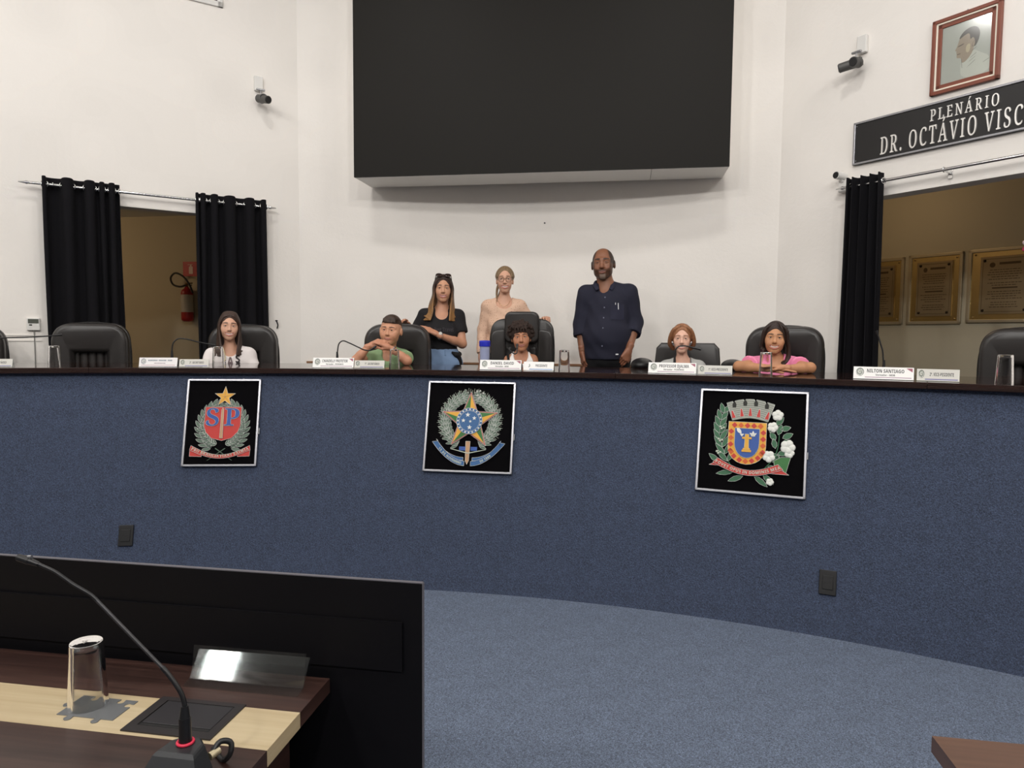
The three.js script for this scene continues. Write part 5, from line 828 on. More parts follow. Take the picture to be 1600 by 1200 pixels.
// ---- whole figure. d: pose in metres, x to the picture's right, y from the floor, z toward the camera
function person(label, pos, turn, d) {
  const o = thing('person', label, 'person', pos, turn), skin = lin(d.skin), S = d.scale ?? 1;
  const { shL, shR, hipL, hipR } = d, mid = shL.map((v, i) => (v + shR[i]) / 2), hip = hipL.map((v, i) => (v + hipR[i]) / 2), hw = (shR[0] - shL[0]) / 2, tl = mid[1] - hip[1];
  const lerp = (a, b, t) => a.map((v, i) => v + (b[i] - v) * t);
  const torso = (e) => [
    [ell([lerp(mid, hip, 0.27)[0], mid[1] - tl * 0.27, lerp(mid, hip, 0.27)[2] + 0.005], [hw * 0.93 + e, tl * 0.36 + e, (d.chest ?? 0.105) + e]), 0.03],
    [ell([lerp(mid, hip, 0.65)[0], mid[1] - tl * 0.65, lerp(mid, hip, 0.65)[2] + (d.bellyZ ?? 0.005)], [(d.waist ?? hw * 0.8) + e, tl * 0.34 + e, (d.belly ?? 0.1) + e]), 0.07],
    [ell([hip[0], hip[1] + 0.02 * S, hip[2]], [(d.hips ?? hw * 0.9) + e, 0.12 * S + e, (d.belly ?? 0.1) + e]), 0.06],
    [cone([shL[0] * 0.86 + mid[0] * 0.14, shL[1] - 0.03 * S, shL[2]], [shR[0] * 0.86 + mid[0] * 0.14, shR[1] - 0.03 * S, shR[2]], 0.045 * S + e), 0.05],
    ...[shL, shR].map((s) => [cone([mid[0] + (s[0] - mid[0]) * 0.16, mid[1] + 0.048 * S, mid[2] - 0.014], [s[0] * 0.88 + mid[0] * 0.12, s[1] + 0.004 * S, s[2] - 0.005], 0.036 * S + e, 0.034 * S + e), 0.05]),
    ...(d.bust ? [-1, 1].map((s) => [ell([mid[0] + s * hw * 0.46, mid[1] - tl * 0.36, mid[2] + (d.chest ?? 0.105) * 0.72], [hw * 0.40 + e, hw * 0.38 + e, d.bust + e]), 0.05]) : []),
  ];
  const R = d.arm ?? [0.047, 0.038, 0.036, 0.025];
  const arms = [[shL, d.elL, d.wrL], [shR, d.elR, d.wrR]].filter((a) => a[1]);
  const armShapes = (e) => arms.flatMap(([s, el, wr]) => [[cone(s, el, R[0] + e, R[1] + e), 0.03], [cone(el, lerp(el, wr, 0.35), R[1] + e, R[2] * 1.08 + e), 0.02], [cone(lerp(el, wr, 0.35), wr, R[2] * 1.08 + e, R[3] + e), 0.012]]);
  const legs = [[hipL, d.knL, d.anL], [hipR, d.knR, d.anR]], lr = d.leg ?? [0.078, 0.052, 0.046, 0.034];
  const legShapes = (e) => legs.flatMap(([h, k, a]) => [[cone(h, k, lr[0] + e, lr[1] + e), 0.05], [cone(k, lerp(k, a, 0.35), lr[1] + e, lr[2] + e), 0.03], [cone(lerp(k, a, 0.35), a, lr[2] + e, lr[3] + e), 0.02]]);
  const head = d.head, hs = head.s ?? 1, hc = head.at;
  const HM = new THREE.Matrix4().compose(V(...hc), new THREE.Quaternion().setFromEuler(new THREE.Euler(head.pitch ?? 0, head.yaw ?? 0, head.roll ?? 0, 'YXZ')), V(hs, hs, hs));
  const hp = (p) => { const v = V(...p).applyMatrix4(HM); return [v.x, v.y, v.z]; };
  const neck = [[cone([mid[0], mid[1] + 0.005, mid[2] - 0.012], hp([0, -0.075, -0.018]), (d.neck ?? 0.05) * 1.15, (d.neck ?? 0.05)), 0.035], [cone(hp([0, -0.085, -0.018]), hp([0, -0.03, -0.02]), (d.neck ?? 0.05), (d.neck ?? 0.05)), 0.01]];
  const B = [...torso(-0.004), ...neck, ...armShapes(0), ...legShapes(-0.004)];
  const bf = fieldFor(B, 0.010); for (const [s, k] of B) bf.add(s, k);
  const H = headField(head), hg = headGeo(head, H).applyMatrix4(HM); hg.computeVertexNormals();
  const parts = [paint(bf.mesh(), (x, y, z) => skin.map((v) => v * (0.96 + 0.08 * vnoise(x * 90 + 40, y * 90 + 40, 999, 999, 5)))), hg];
  for (const h of d.hands ?? []) { const L = handShapes(handFrame(h.at, h.dir, h.palm, h.side), h.s ?? S, h.curl, h.thumb ?? 0.3, h.spread ?? 0.06, R[3] * 1.02), f = fieldFor(L, 0.003); for (const [s, k] of L) f.add(s, k); parts.push(paint(f.mesh(), (x, y, z) => mix3(skin, lin(0xa8644f), 0.10 + 0.10 * vnoise(x * 120 + 9, y * 120 + 9, 999, 999, 8)))); }
  mesh('body', joinColoured(parts), skinMat(), o);
  headExtras(head, H, HM, o);
  // clothes
  const wr = (amp, f) => (v, x, y, z) => v + amp * (Math.sin(f * (y * 1.1 + x * 0.5) + 3 * Math.sin(x * 11 + z * 9)) * 0.5 + Math.sin(f * 0.7 * (x - y * 0.3) + 2 * Math.sin(y * 13)) * 0.5);
  let SF = null;
  if (d.shirt) {
    const c = d.shirt, e = c.e ?? 0.010, L = [...torso(e)];
    if (c.sleeve === 'long') L.push(...arms.flatMap(([s, el, w]) => [[cone(s, el, R[0] + e + 0.001, R[1] + e + 0.005), 0.03], [sleeve(el, lerp(el, w, c.cuff ?? 0.96), R[1] + e + 0.005, (R[2] * 0.5 + R[3] * 0.5) + e + 0.004), 0.02]]));
    else if (c.sleeve === 'threequarter') L.push(...arms.flatMap(([s, el, w]) => [[cone(s, el, R[0] + e + 0.002, R[1] + e + 0.010), 0.03], [sleeve(el, lerp(el, w, c.cuff ?? 0.4), R[1] + e + 0.012, R[2] + e + 0.012), 0.02]]));
    else if (c.sleeve === 'short') L.push(...arms.map(([s, el]) => [sleeve(s, lerp(s, el, c.len ?? 0.6), R[0] + e + 0.002, R[1] + e + (c.flare ?? 0.012)), 0.025]));
    const f = fieldFor(L, c.cell ?? 0.008); for (const [s, k] of L) f.add(s, k);
    if (c.sleeve === 'none') for (const [s, el] of arms) f.sub(cone([s[0] + Math.sign(s[0] - mid[0]) * 0.012, s[1] + 0.05, s[2]], lerp(s, el, 0.5), R[0] + 0.008, R[0] + 0.004), 0.008);
    f.warp(wr(c.fold ?? 0.002, c.freq ?? 55));
    const hemY = c.hem; f.each([-9, -9, -9, 9, hemY + 0.05, 9], (v, x, y, z) => (Math.hypot(x - hip[0], (z - hip[2]) * 1.2) < (d.hips ?? hw) + 0.12 && !(c.hemArms && Math.abs(x - hip[0]) > hw) ? Math.max(v, hemY - y) : v));
    for (const n of c.neck ?? []) f.sub(ell(n.at, n.r), 0.006);
    SF = f; const g = uvXY(f.mesh()); mesh(c.name ?? 'shirt', g, c.mat, o);
    if (c.collar) c.collar(o, f);
  }
  if (d.trousers) { const c = d.trousers, e = c.e ?? 0.012, L = [...torso(e).slice(1, 3), ...legShapes(e)], f = fieldFor(L, 0.010); for (const [s, k] of L) f.add(s, k); f.warp(wr(0.002, 60)); f.each([-9, c.top - 0.03, -9, 9, 9, 9], (v, x, y) => Math.max(v, y - c.top)); mesh(c.name ?? 'trousers', uvXY(f.mesh()), c.mat, o); }
  for (const a of [d.anL, d.anR]) { const f = new Field([a[0] - 0.08, -0.01, a[2] - 0.12], [a[0] + 0.08, 0.15, a[2] + 0.24], 0.008), k = d.footScale ?? 1; f.add(ell([a[0], 0.035, a[2] + 0.06 * k], [0.046 * k, 0.045, 0.135 * k])).add(cone([a[0], 0.05, a[2]], [a[0], 0.10, a[2]], 0.045 * k, 0.042 * k), 0.03); f.each([-9, -9, -9, 9, 0.03, 9], (v, x, y) => Math.max(v, 0.002 - y)); mesh('shoe', f.mesh(), mat(d.shoe ?? 0x222020, 0.5), o); }
  // hair
  if (d.hair) {
    const c = d.hair, F = new Field(c.lo ?? [-0.14, -0.16, -0.16], c.hi ?? [0.14, 0.17, 0.16], c.cell ?? 0.004); c.build(F);
    const g = F.mesh(); paint(g, c.colour); g.applyMatrix4(HM); g.computeVertexNormals(); mesh('hair', g, c.mat ?? hairMat, o);
  }
  if (d.extra) d.extra(o, HM, SF, H);
  return o;
}
// hair builders: a cap over the skull with the face cut out, and locks along curves
const cap = (F, t, face = [[0, -0.02, 0.100], [0.066, 0.110, 0.090]], low = -0.05) => { F.add(ell([0, 0.034, -0.026], [0.074 + t, 0.09 + t, 0.093 + t])); F.each([-1, -1, -1, 1, low + 0.03, 1], (v, x, y) => Math.max(v, low - y)); F.sub(ell(...face), 0.008); };
function lock(F, pts, r0, r1, k = 0.01, n = 14) { // one tapered strand: hard union of its pieces, then one smooth join
  const C = new THREE.CatmullRomCurve3(pts.map((p) => V(...p)), false, 'centripetal').getPoints(n), R = (t) => (r0 + (r1 - r0) * t) * Math.min(1, 0.45 + t * 2.2), all = [9, 9, 9, -9, -9, -9];
  if (!F.tmp) F.tmp = new Float32Array(F.f.length).fill(1); const real = F.f; F.f = F.tmp;
  for (let i = 0; i < n; i++) { const s = cone(C[i].toArray(), C[i + 1].toArray(), R(i / n), R((i + 1) / n)); F.each(F.pad(s, k), (f, x, y, z) => Math.min(f, s.d(x, y, z))); for (let q = 0; q < 3; q++) { all[q] = Math.min(all[q], s.bb[q]); all[q + 3] = Math.max(all[q + 3], s.bb[q + 3]); } }
  const bb = F.pad({ bb: all }, k), tmp = F.tmp; F.f = real; const [nx, ny] = F.n, c = F.c, o = F.o;
  F.each(bb, (f, x, y, z) => { const id = (Math.round((z - o[2]) / c) * ny + Math.round((y - o[1]) / c)) * nx + Math.round((x - o[0]) / c), d = tmp[id]; tmp[id] = 1; return d < 1 ? smin(f, d, k) : f; });
}
// hair falling from a centre parting on both sides of the face to the chest
const onCap = (x, z, t = 0.012) => [x, 0.03 + (0.09 + t) * Math.sqrt(Math.max(0.02, 1 - ((z + 0.018) / (0.093 + t)) ** 2 - (x / (0.074 + t)) ** 2)), z];
function curtainOfHair(F, n, c) {
  for (const s of [-1, 1]) for (let i = 0; i < n; i++) {
    const t = i / (n - 1), o = 0.003 * Math.sin(i * 2.3 + s), q = s < 0 ? c.side[0] : c.side[1], xe = c.spread[0] + (c.spread[1] - c.spread[0]) * t + q, z0 = 0.060 - 0.135 * t, len = c.end + (s > 0 ? c.rightShort ?? 0 : 0);
    lock(F, [onCap(s * 0.003, z0), onCap(s * 0.026, z0), onCap(s * (0.055 - 0.012 * (1 - t)), z0 - 0.006), [s * (0.079 + 0.006 * t + o), 0.03, z0 * 0.75], [s * (0.078 + 0.012 * t + o), -0.05, 0.045 - 0.10 * t], [s * (0.070 + 0.026 * t + q * 0.4 + o), -0.13, 0.058 - 0.09 * t], [s * (0.5 * (0.07 + 0.026 * t) + 0.5 * xe + o), -0.20, 0.078 - 0.07 * t], [s * (xe + 0.004 * Math.sin(i * 1.7)), len + 0.02 * t + c.wob * Math.sin(i * 3.1), 0.092 - 0.06 * t]], 0.0095, 0.004, 0.006, 24);
  }
  F.sub(cone([0, 0.050, 0.110], [0, 0.101, 0.074], 0.026, 0.008), 0.012); // the parting opens toward the forehead
}
const ss = (a, b, x) => { const t = Math.min(1, Math.max(0, (x - a) / (b - a))); return t * t * (3 - 2 * t); };
const strandColour = (base, amp = 0.3, f = 90) => (x, y, z) => { const s = vnoise(Math.atan2(x, z + 0.03) * f + 300, y * 9 + 40, 2000, 999, 21) - 0.5 + 0.6 * (vnoise(x * 420 + 300, z * 420 + 300, 2000, 2000, 23) - 0.5); const b = typeof base === 'function' ? base(x, y, z) : base; return b.map((v) => v * (1 + amp * 2 * s)); };
const textOnto = (o, f, str, fnt, size, x0, y0, m, sx = 1, name = 'letter') => { let x = x0; for (const c of str) { const w = fnt.data.glyphs[c].ha / fnt.data.resolution * size * sx; if (c !== ' ') { const z = Math.max(f.front(x + w / 2, y0 + size * 0.1), f.front(x + w / 2, y0 + size * 0.6)), g = ext(fnt.generateShapes(c, size), 0.003, 0, 4).scale(sx, 1, 1).translate(x, y0, z - 0.001); mesh(name, g, m, o); } x += w; } };
const standing = (hx, hy, fz = 0) => ({ hipL: [-hx, hy, 0], hipR: [hx, hy, 0], knL: [-hx * 1.02, hy * 0.54, 0.015 + fz], knR: [hx * 1.02, hy * 0.54, 0.015 + fz], anL: [-hx * 1.0, 0.085, -0.02 + fz], anR: [hx * 1.0, 0.085, -0.02 + fz] });
const sitting = (hx, hy, z = -0.04, L = 0.36) => ({ hipL: [-hx, hy, z], hipR: [hx, hy, z], knL: [-hx * 1.25, hy + 0.0, z + L], knR: [hx * 1.25, hy, z + L], anL: [-hx * 1.2, 0.09, z + L - 0.03], anR: [hx * 1.2, 0.09, z + L - 0.03] });
const at = (x, z) => [x, DAIS, z];

// ---- the man in the navy shirt
person('man with a short beard in a navy shirt standing right of the president chair', at(0.728, -8.419), 0.029, {
  skin: 0x855840, shL: [-0.176, 1.390, 0], shR: [0.172, 1.395, 0], elL: [-0.205, 1.135, -0.01], wrL: [-0.196, 0.93, 0.05], elR: [0.213, 1.15, -0.02], wrR: [0.172, 0.955, 0.12],
  ...standing(0.095, 0.86), chest: 0.125, waist: 0.185, belly: 0.155, bellyZ: 0.03, hips: 0.175, neck: 0.06, arm: [0.050, 0.045, 0.041, 0.0285], leg: [0.09, 0.062, 0.055, 0.042],
  hands: [{ at: [-0.196, 0.925, 0.052], dir: [0.12, -1, 0.12], palm: [0.9, 0, -0.35], side: -1, curl: [0.35, 0.4, 0.45, 0.5], thumb: 0.2, s: 1.0 }, { at: [0.170, 0.95, 0.125], dir: [-0.42, -1, 0.25], palm: [-0.35, 0.1, -1], side: 1, curl: [0.5, 0.7, 0.8, 0.8], thumb: 0.0, s: 1.0 }],
  head: { at: [-0.042, 1.615, 0.015], s: 1.07, w: 1.06, jaw: 1.2, skin: 0x865840, lip: 0x7a4a3e, brow: 0x17110e, browThick: 0.0046, smile: 0.5, grin: 0.0015, mouth: 0.025, nose: 1.22, eyeOpen: 0.0012, flush: 0x8d5540, yaw: -0.10, roll: 0.06,
    scalp: (x, y, z, c) => { const r = vnoise(x * 300 + 90, y * 300 + z * 300 + 90, 999, 999, 2), m = ss(-0.01, 0.01, y) * (1 - ss(0.052, 0.07, z + 0.25 * Math.max(0, y - 0.02))) * (1 - ss(0.095, 0.115, y)) * ss(0.026, 0.042, Math.abs(x) - Math.max(0, z) * 0.3); return mix3(c, lin(0x17120f), m * (0.8 + 0.18 * r)); },
    beard: (x, y, z, c) => { const r = vnoise(x * 260 + 90, y * 260 + 90, 999, 999, 6), ax = Math.abs(x), lips = ss(0.05, 0.06, z) * (1 - ss(0.022, 0.029, ax)) * ss(-0.078, -0.071, y), jaw = (1 - ss(-0.052, -0.036, y - 0.55 * Math.max(0, ax - 0.034))) * ss(-0.03, 0.0, z) * (1 - lips * ss(-0.076, -0.07, y)), tache = ss(0.05, 0.06, z) * (1 - ss(0.026, 0.034, ax)) * ss(-0.057, -0.053, y) * (1 - ss(-0.046, -0.041, y)), side = ss(0.05, 0.06, ax) * (1 - ss(0.0, 0.02, y)) * ss(-0.02, 0.0, z) * ss(-0.06, -0.03, y); const m = Math.min(1, Math.max(jaw, tache, side)); return mix3(c, mix3(lin(0x1a1411), lin(0x777068), (1 - ss(0.016, 0.026, ax)) * (1 - ss(-0.082, -0.074, y)) * 0.8), m * (0.55 + 0.3 * r)); } },
  hair: { cell: 0.003, build: (F) => { F.add(ell([0, 0.026, -0.022], [0.0805, 0.086, 0.096])); F.sub(ell([0, 0.075, 0.045], [0.052, 0.075, 0.12]), 0.008); F.sub(ell([0, -0.035, 0.095], [0.085, 0.11, 0.085]), 0.006); F.sub(ell([0.0, 0.118, -0.05], [0.045, 0.03, 0.05]), 0.006); F.each([-1, -1, -1, 1, 1, 1], (v, x, y, z) => Math.max(v, -0.035 - y)); }, colour: strandColour(lin(0x15110f), 0.3) },
  shirt: { mat: clothMat(0x17182b), sleeve: 'threequarter', cuff: 0.42, hem: 0.862, e: 0.014, fold: 0.0035, freq: 42, cell: 0.007, hemArms: true, neck: [{ at: [-0.03, 1.50, 0.07], r: [0.052, 0.125, 0.075] }, { at: [-0.03, 1.52, 0.0], r: [0.062, 0.075, 0.075] }],
    collar: (o, f) => {
      const m = clothMat(0x1b1c31); for (const s of [-1, 1]) { const q = new Field([-0.16, 1.34, -0.12], [0.1, 1.54, 0.18], 0.005); lock(q, [[-0.03 + s * 0.02, 1.490, -0.075], [-0.03 + s * 0.066, 1.484, -0.03], [-0.03 + s * 0.070, 1.458, 0.035], [-0.03 + s * 0.045, 1.418, 0.092]], 0.011, 0.008, 0.012, 12); lock(q, [[-0.03 + s * 0.066, 1.470, -0.03], [-0.03 + s * 0.082, 1.445, 0.03], [-0.03 + s * 0.062, 1.408, 0.095]], 0.010, 0.007, 0.02, 10); mesh('collar', q.mesh(), m, o); }
      for (const [i, y] of [1.35, 1.27, 1.19, 1.11, 0.97].entries()) mesh('button', new THREE.CylinderGeometry(0.0055, 0.0055, 0.003, 12).rotateX(Math.PI / 2).translate(-0.022 - 0.004 * i, y, f.front(-0.022 - 0.004 * i, y) + 0.001), mat(0x6d6f80, 0.4), o);
      const q = new THREE.PlaneGeometry(0.105, 0.12, 8, 8), p = q.attributes.position; for (let i = 0; i < p.count; i++) { const x = p.getX(i) + 0.075, y = p.getY(i) + 1.235; p.setXYZ(i, x, y, f.front(x, y) + 0.004); } q.computeVertexNormals(); mesh('pocket', q, m, o);
      mesh('pen', rod([0.083, 1.255, f.front(0.083, 1.27) + 0.006], [0.081, 1.305, f.front(0.081, 1.3) + 0.006], 0.0035), mat(0xd8d8dc, 0.3), o); mesh('pen', rod([0.060, 1.292, f.front(0.06, 1.29) + 0.006], [0.060, 1.308, f.front(0.06, 1.3) + 0.006], 0.0035), mat(0xc8c8cc, 0.3), o);
      for (const [el, wr] of [[[-0.205, 1.135, -0.01], [-0.196, 0.93, 0.05]], [[0.213, 1.15, -0.02], [0.172, 0.955, 0.12]]]) { const a = el.map((v, i) => v + (wr[i] - v) * 0.33), b = el.map((v, i) => v + (wr[i] - v) * 0.44); mesh('cuff', [rod(a, b, 0.071, 0.068, 24)], m, o); }
    } },
  trousers: { mat: clothMat(0x0c0c0f), top: 0.90, e: 0.004 }, shoe: 0x151313,
  extra: (o) => { mesh('card', box(0.022, 0.010, 0.004, 0.096, 0.905, 0.20, 0.001).rotateZ(0.02), mat(0xd9d9dc, 0.4), o); },
});

// ---- woman in black with long hair
person('woman with long brown to blonde hair in a black T-shirt, sunglasses on her head', at(-0.656, -8.475), 0.2624, {
  skin: 0xc38e71, scale: 0.92, shL: [-0.145, 1.215, 0], shR: [0.142, 1.212, 0], elL: [-0.225, 1.03, -0.02], wrL: [-0.285, 1.112, 0.09], elR: [0.172, 0.972, 0.055], wrR: [-0.03, 1.045, 0.195],
  ...standing(0.085, 0.80), chest: 0.095, bust: 0.05, waist: 0.118, belly: 0.095, hips: 0.15, neck: 0.043, arm: [0.042, 0.036, 0.033, 0.023],
  hands: [{ at: [-0.035, 1.048, 0.197], dir: [-1, 0.55, 0.05], palm: [-0.4, -0.75, -0.55], side: -1, curl: [0.15, 0.2, 0.25, 0.3], thumb: 0.1, s: 0.9, spread: 0.1 }, { at: [-0.287, 1.118, 0.095], dir: [-0.25, 0.5, 0.9], palm: [0.25, -1, 0.2], side: 1, curl: [0.3, 0.35, 0.4, 0.4], thumb: 0.2, s: 0.88 }],
  head: { at: [0.012, 1.424, 0.02], s: 0.94, w: 0.93, jaw: 0.92, skin: 0xc99678, lip: 0xb8716a, brow: 0x3a2519, smile: 1.0, grin: 0.0048, mouth: 0.029, eyeOpen: 0.003, flush: 0xbf7a63, ears: false, lash: true, roll: -0.02 },
  hair: { lo: [-0.17, -0.30, -0.16], hi: [0.17, 0.16, 0.16], build: (F) => {
      cap(F, 0.012, [[0.0, -0.022, 0.100], [0.064, 0.112, 0.092]], -0.09);
      curtainOfHair(F, 30, { end: -0.275, spread: [0.055, 0.120], side: [0.05, 0.004], wob: 0.02 });
      for (let i = 0; i < 7; i++) { const x = -0.06 + 0.02 * i; lock(F, [[x, 0.08, -0.10], [x * 1.2, -0.02, -0.115], [x * 1.3, -0.14, -0.10], [x * 1.4, -0.24, -0.09]], 0.022, 0.014, 0.012); }
    }, colour: strandColour((x, y, z) => mix3(lin(0x33211a), lin(0x8a6338), (0.02 - y) / 0.2), 0.45) },
  shirt: { mat: clothMat(0x0e0c11), sleeve: 'short', len: 0.62, hem: 0.885, e: 0.009, flare: 0.014, fold: 0.0022, freq: 60, hemArms: true, neck: [{ at: [0.0, 1.262, 0.085], r: [0.07, 0.09, 0.075] }, { at: [0, 1.27, 0.0], r: [0.062, 0.05, 0.07] }] },
  trousers: { mat: clothMat(0x86a0c4), top: 0.93, name: 'jeans' }, shoe: 0xdddddd,
  extra: (o, HM, SF) => {
    textOnto(o, SF, 'Best Travel', font.serif, 0.030, -0.062, 1.075, mat(0x4a464c, 0.7), 0.72);
    const G = new THREE.Group(); G.name = 'sunglasses'; o.add(G); const T = (g) => g.applyMatrix4(HM), fm = mat(0x2b1712, 0.3);
    for (const s of [-1, 1]) { mesh('lens', T(new THREE.SphereGeometry(0.03, 16, 10, 0, 6.3, 0, 1.0).scale(1, 0.35, 0.72).rotateX(0.75).translate(s * 0.038, 0.118, 0.06)), phys(0x2a1b18, 0.12, {}), G); mesh('rim', T(new THREE.TorusGeometry(0.026, 0.0035, 8, 24).scale(1.05, 0.72, 1).rotateX(-0.75).translate(s * 0.038, 0.122, 0.062)), fm, G); mesh('temple', T(rod([s * 0.066, 0.122, 0.055], [s * 0.083, 0.03, -0.03], 0.003)), fm, G); }
    mesh('bridge', T(rod([-0.012, 0.126, 0.066], [0.012, 0.126, 0.066], 0.003)), fm, G);
    const W = new THREE.Group(); W.name = 'wristwatch'; o.add(W); const wm = V(-0.012, 1.038, 0.184), dir = V(-0.203, 0.07, 0.14).normalize(), q = new THREE.Quaternion().setFromUnitVectors(V(0, 0, 1), dir);
    mesh('band', new THREE.TorusGeometry(0.026, 0.006, 8, 28).scale(1, 1, 1.4).applyQuaternion(q).translate(wm.x, wm.y, wm.z), M.steel, W); mesh('face', new THREE.CylinderGeometry(0.013, 0.014, 0.007, 20).rotateX(Math.PI / 2).rotateX(-0.5).translate(wm.x + 0.002, wm.y + 0.02, wm.z + 0.024), mat(0xcfcfc8, 0.3, { metalness: 0.4 }), W);
    { const f = new Field([0.05, 0.72, -0.1], [0.24, 0.95, 0.16], 0.007); lock(f, [[0.09, 0.90, 0.10], [0.135, 0.87, 0.07], [0.155, 0.80, 0.05], [0.16, 0.75, 0.04]], 0.024, 0.018); lock(f, [[0.12, 0.9, -0.04], [0.15, 0.885, 0.02], [0.12, 0.88, 0.09]], 0.02, 0.02); mesh('tied_jacket', f.mesh(), clothMat(0x131114), o); }
    mesh('belt_loop', box(0.012, 0.05, 0.006, 0.03, 0.90, 0.112, 0.002), clothMat(0x7f99bd), o);
  },
});

// ---- woman in peach with glasses
{
  const dots = tex(512, 512, (u, v) => { for (let k = -1; k <= 1; k++) for (let j = -1; j <= 1; j++) { const gx = Math.floor(u * 22) + k, gy = Math.floor(v * 22) + j, cx = gx + 0.2 + 0.6 * hash2((gx + 22) % 22, (gy + 22) % 22, 1), cy = gy + 0.2 + 0.6 * hash2((gx + 22) % 22, (gy + 22) % 22, 2); if (hash2((gx + 22) % 22, (gy + 22) % 22, 4) > 0.45 && Math.hypot(u * 22 - cx, (v * 22 - cy) * 1.6) < 0.15) return [150, 104, 84]; } return [213, 177, 153]; }); dots.repeat.set(2.2, 2.2);
  person('woman with glasses and tied-back fair hair in a dotted peach blouse', at(-0.137, -8.549), 0.1746, {
    skin: 0xc99a81, scale: 0.94, shL: [-0.138, 1.29, 0], shR: [0.138, 1.29, 0], elL: [-0.172, 1.09, -0.02], wrL: [-0.190, 0.885, 0.05], elR: [0.235, 1.13, -0.03], wrR: [0.325, 1.155, 0.10],
    ...standing(0.082, 0.83), chest: 0.09, bust: 0.035, waist: 0.12, belly: 0.095, hips: 0.148, neck: 0.041, arm: [0.040, 0.034, 0.031, 0.022],
    hands: [{ at: [-0.191, 0.88, 0.05], dir: [0, -1, 0.15], palm: [1, 0, -0.2], side: -1, curl: [0.3, 0.35, 0.4, 0.4], s: 0.9 }, { at: [0.328, 1.158, 0.105], dir: [0.15, 0.42, 0.85], palm: [0, -1, 0.35], side: 1, curl: [[0.5, 0.7, 0.4], [0.5, 0.7, 0.4], [0.5, 0.7, 0.4], [0.55, 0.7, 0.4]], s: 0.9 }],
    head: { at: [0.005, 1.502, 0.02], s: 0.93, w: 0.92, jaw: 0.88, skin: 0xcf9f86, lip: 0xb8726a, brow: 0x6e4f3a, smile: 1.0, grin: 0.0056, mouth: 0.030, eyeOpen: 0.0034, flush: 0xc08068, eyes: 0x4a3a26 },
    hair: { lo: [-0.14, -0.22, -0.16], hi: [0.14, 0.17, 0.16], build: (F) => { cap(F, 0.009, [[0, -0.012, 0.100], [0.069, 0.108, 0.086]], -0.06); for (let i = 0; i < 22; i++) { const a = -1.5 + i * 0.143; lock(F, [[0.066 * Math.sin(a), 0.025 + 0.068 * Math.cos(a), 0.045], [0.078 * Math.sin(a), 0.03 + 0.085 * Math.cos(a), -0.01], [0.07 * Math.sin(a), 0.02 + 0.08 * Math.cos(a), -0.07], [0.03 * Math.sin(a), 0.0, -0.112]], 0.010, 0.009, 0.006, 8); } lock(F, [[0.0, 0.0, -0.11], [-0.02, -0.06, -0.115], [-0.045, -0.12, -0.09], [-0.06, -0.17, -0.05]], 0.022, 0.012); lock(F, [[-0.05, 0.0, -0.09], [-0.07, -0.08, -0.06], [-0.072, -0.15, -0.02], [-0.068, -0.19, 0.01]], 0.014, 0.006); for (const s of [-1, 1]) F.sub(ell([s * 0.09, -0.022, 0.0], [0.026, 0.04, 0.032]), 0.006); }, colour: strandColour(lin(0x7d6549), 0.4) },
    shirt: { name: 'blouse', mat: clothMat(0xffffff, { map: dots }), sleeve: 'long', cuff: 0.97, hem: 0.78, e: 0.010, fold: 0.0028, freq: 62, hemArms: true, neck: [{ at: [0, 1.325, 0.06], r: [0.068, 0.062, 0.075] }, { at: [0, 1.35, 0.0], r: [0.066, 0.06, 0.07] }] },
    trousers: { mat: clothMat(0x23242a), top: 0.9 }, shoe: 0x333030,
    extra: (o, HM, SF, H) => { const G = new THREE.Group(); G.name = 'glasses'; o.add(G); const T = (g) => g.applyMatrix4(HM), fm = mat(0x6a4a30, 0.3), z = H.ze + 0.018; for (const s of [-1, 1]) { mesh('rim', T(new THREE.TorusGeometry(0.024, 0.0018, 8, 32).scale(1.08, 0.86, 1).translate(s * 0.032, 0.003, z)), fm, G); mesh('lens', T(new THREE.CylinderGeometry(0.0235, 0.0235, 0.0012, 28).rotateX(Math.PI / 2).scale(1.08, 0.86, 1).translate(s * 0.032, 0.003, z)), phys(0xffffff, 0.03, { transmission: 1, ior: 1.5, thickness: 0 }), G); mesh('temple', T(rod([s * 0.057, 0.008, z - 0.003], [s * 0.075, 0.008, 0.0], 0.0018)), fm, G); } mesh('bridge', T(tube([[-0.008, 0.006, z], [0, 0.009, z + 0.002], [0.008, 0.006, z]], 0.0017, 8, 6)), fm, G); mesh('necklace', tube([[-0.05, 1.335, 0.035], [-0.03, 1.30, 0.075], [0, 1.283, 0.088], [0.03, 1.30, 0.075], [0.05, 1.335, 0.035]], 0.0014, 24, 6), M.brass, o); },
  });
}

